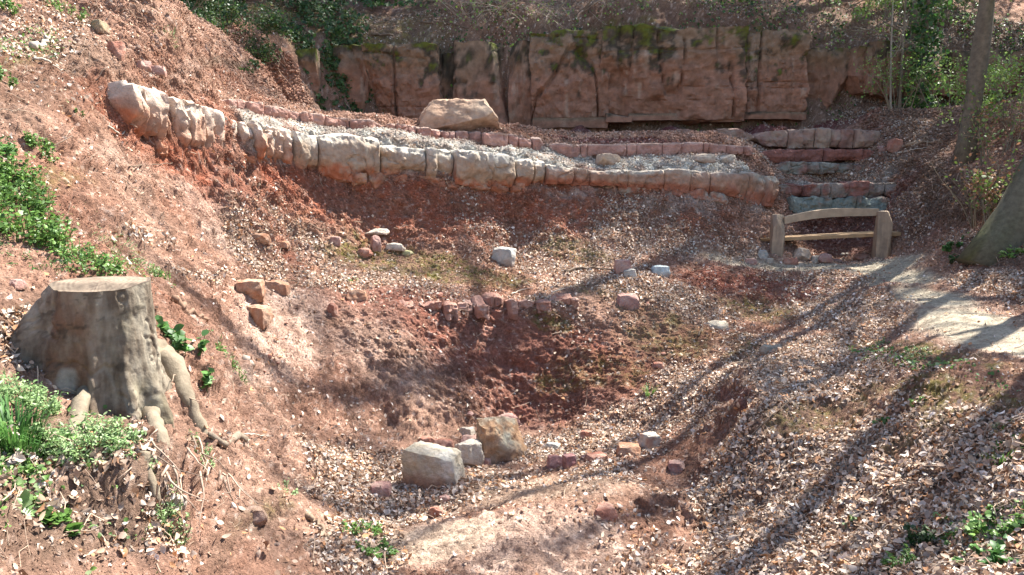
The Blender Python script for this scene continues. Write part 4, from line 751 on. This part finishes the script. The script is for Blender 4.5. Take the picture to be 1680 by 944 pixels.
for s_, (u, Y, r0, lab) in enumerate([(362,18.6,.06,'thin sapling in the ivy at the top left'),(345,19.2,.035,'thinnest pale sapling at the top left'),(412,19,.05,'dark sapling right of the pale ones at the top left'),(745,20,.09,'mossy tree trunk base above the gap in the cliff'),(680,19.4,.07,'moss covered stem at the top edge left of centre'),(455,20,.10,'thicker trunk deep in the ivy at the top left'),(1530,18.5,.05,'thin bare stem behind the ivy wrapped tree'),(1665,18.2,.04,'thin stem in the top right corner')]):
    b = gb((u - 840) / FPX * Y, Y); tree(lab, b, b + np.array([.3, .4, 6]), r0, 20 + s_, 1.5, 6, 1.2, 300, moss=.6, ls=(.04, .07))
# wood beyond the cliff, its crowns shade the wall
for s_, (x, y, h, ln) in enumerate([(1.2,22.5,10,3600),(4.2,21.5,10.5,4200),(7.2,22.2,10,4200),(10.4,21.2,10,4000),(13,19,9,3600),(-1.6,23,9,2600),(5.8,25.5,11,4000),(9.6,25.2,11,3600),(13.5,23,11,3600),(2.2,26.5,11,3600),(-5,24,9,1800),(-9,25,9,2000),(11.4,17.2,8.5,2600),(15.5,16,10,2500)]):
    b = gb(x, y); tree('tall woodland tree rooted on the wooded slope beyond the cliff', b, b + np.array([rng.normal() * .4, rng.normal() * .3, h]), .15, 40 + s_, 3.2, 14, 2.5, ln, cols=GS + GD, ls=(.09, .18), group='woodland trees beyond the cliff', sp=.4, depth=2)
# trees right of the path (outside the picture) whose trunks stripe the bank with shadow
for s_, (x, y, r0, h) in enumerate([(8.15,11.9,.15,12),(7.0,9.5,.19,12),(6.2,7.7,.15,12),(9.9,10.5,.15,13),(8.2,5.2,.13,11)]):
    b = gb(x, y); tree('tall tree on the bank right of the path', b, b + np.array([.3, .2, h]), r0, 70 + s_, 8.5, 6, 1.8, 150, ls=(.04, .08), group='trees right of the path')
for s_, (x, y, h) in enumerate([(8.6,17.6,19),(11.6,17.0,20)]):
    b = gb(x, y); tree('tall bare woodland tree high on the bank to the right', b, b + np.array([rng.normal() * .5, rng.normal() * .5, h]), .2, 170 + s_, 9, 11, 3.2, 300, ls=(.05, .1), group='tall trees high on the right bank', depth=2)
def shrub(name, label, u, v, Y, wpx, hpx, cols, seed, n, stems=9, ls=(.03, .07), tw=(.24, .19, .14), droop=0, cat='shrub', leaf=True, off=0):
    p = gb((u - 840) / FPX * Y, Y); s = Y / FPX; r = wpx * s * 1.25; h = hpx * s * 1.25; n = int(n * 2.2); rs = np.random.default_rng(seed); e = empty(name, p, label, cat); tips = []; tr_ = .012 if 'bare' in name else .009
    for k in range(stems):
        a = rs.uniform(0, 6.28); b0 = p + np.array([math.cos(a) * r * .5, math.sin(a) * r * .3, 0]); b0[2] = gz(b0[0], b0[1]) - .02
        m = MB(); d = np.array([math.cos(a) * r, math.sin(a) * r * .7 - droop, h * (1 - 1.2 * min(droop, .8))]); branchy(m, b0, d, np.linalg.norm([r, h]) * .6, tr_, 1 + ('bare' in name), rs, tips, np.array(tw) * rs.uniform(.7, 1.3), .55, -.1 if droop else .1, 5); m.build('stem', M_TWIG, e)
    if n: 
        T = np.array(tips); k = rs.integers(len(T), size=n); P = T[k] + rs.normal(size=(n, 3)) * .06; N = rs.normal(size=(n, 3)) + np.array([0, -.3, 1]); N /= np.linalg.norm(N, axis=1)[:, None]; m = MB(); plant_leaves(m, P, N, ls, seed, cols, lift=0, wid=(.5, .9)); m.build('foliage', M_LEAFG, e)
    return e
for nm, lb, zl, nn_, cc, sd_, ls_ in [('ivy_cover', 'dark ivy and brush cover on the shaded slope at the top left', [(370,40,120,55,1),(420,105,30,25,.5),(300,20,50,30,1),(520,40,90,35,.6),(640,15,120,20,.5)], 11000, GD + GD + GD + [[.08,.13,.035]], 81, (.05, .11)),
  ('ground_cover', 'thin green seedlings over the slope above the cliff', [(900,20,200,30,.4),(1200,15,250,25,.7),(1500,40,120,50,.9),(1640,100,80,70,.8)], 5500, GS + GD, 82, (.04, .08)),
  ('ground_cover', 'small weeds and ivy among leaves on the lower left bank', [(60,760,120,120,1),(150,900,150,60,.7),(60,420,110,50,.4),(60,80,90,60,.3)], 900, G1 + G3, 83, (.015, .04)),
  ('ground_cover', 'small weeds among the leaves at the lower right corner', [(1600,890,110,50,1),(1500,600,100,60,.25)], 700, G2 + G3 + G1, 84, (.015, .045))]:
    P, N = scatter(zone(GX, GY, Z(zl), sd_, .6) * patch * (GY < 21), nn_, sd_); rs = np.random.default_rng(sd_); N = N + np.array([0, -.3, .4]); N /= np.linalg.norm(N, axis=1)[:, None]
    P = P + np.array([0, 0, 1]) * (rs.random((nn_, 1)) ** 2 * (.35 if sd_ < 83 else .05)); m = MB(); plant_leaves(m, P, N, ls_, sd_, cc, flat=.7, wid=(.6, .95)); tag(m.build(nm, M_LEAFG, origin=(0, 0, 0)), lb, 'ground cover', kind='stuff')
SH = [('ivy_bush','dark ivy mass in the shade at the top left, left one',300,55,13.8,45,60,GD,1400),('ivy_bush','dark ivy mass at the top left, middle one',375,60,15.5,60,60,GD,1600),('ivy_bush','ivy hanging over the dark corner left of the cliff',415,100,15.6,30,26,GD,350),('ivy_bush','ivy thicket above the left end of the cliff',470,60,17.6,50,44,GD+G1,900),
 ('ivy_bush','ivy along the top edge left of the mossy stem',560,20,19,60,36,GD,600),('shrub','yellow green bush lit in the ivy at the top left',400,20,18,40,40,GS+G1,700),('shrub','ivy green bush at the very top left of the wood',330,10,17,60,50,GD,900),
 ('shrub','leafy bush at the top edge near the mossy trunk',700,15,19.5,60,30,GS+GD,500),('bare_shrub','grey bare bush above the gap in the cliff',790,40,17.9,60,48,GS,300),('bare_shrub','bleached twiggy bush overhanging the middle of the cliff',870,40,17.9,60,42,GS,90),('bare_shrub','tangle of bare roots and twigs above the mossy block',930,30,17.9,50,42,GS,60),
 ('bare_shrub','bare grey twigs above the widest cliff block',1120,34,17.9,50,40,GS,50),('shrub','small leafy shrub at the top centre right',1170,15,19,50,36,GS,260),('bare_shrub','dry bush above the mossy right cliff block',1250,30,17.9,50,40,GS,130),('shrub','leafy shrub right of the dry bush above the cliff',1330,20,18.6,60,44,GS,420),
 ('shrub','fresh green shrub above the right cliff gap',1430,25,18.2,60,44,GS,900),('shrub','bright spring shrub at the top right, left of the grey trunk',1540,30,18,50,50,GS,800),('shrub','fresh leaved shrub before the right cliff',1545,110,15.6,42,70,GS,560),('shrub','sparse young shrub at the cliff corner',1462,130,15.9,26,80,GS,240),
 ('shrub','green leafed shrub right of the grey trunk',1650,150,13.5,50,90,GS,700),('shrub','thin leafy shrub right of the grey trunk, lower one',1625,230,12.8,36,80,GS+BR,240),('beech_sapling','young beech holding brown leaves at the right edge',1652,262,11.0,44,95,BR+BR+GS,700),
 ('shrub','wispy green shrub between grey trunk and leaning tree',1612,350,11.6,26,100,GS+BR,90),('shrub','leafy shrub at the right edge above the leaning tree',1680,120,13.0,50,90,GS,500)]
for s_, r in enumerate(SH): shrub(r[0], r[1], r[2], r[3], r[4], r[5], r[6], r[7], 900 + s_, r[8], stems=20 if 'bare' in r[0] else 10, droop=.55 if 'overhang' in r[1] or 'hanging' in r[1] or 'tangle' in r[1] else 0, tw=(.30, .24, .185) if 'bare' in r[0] else (.22, .18, .12), ls=(.03, .07))
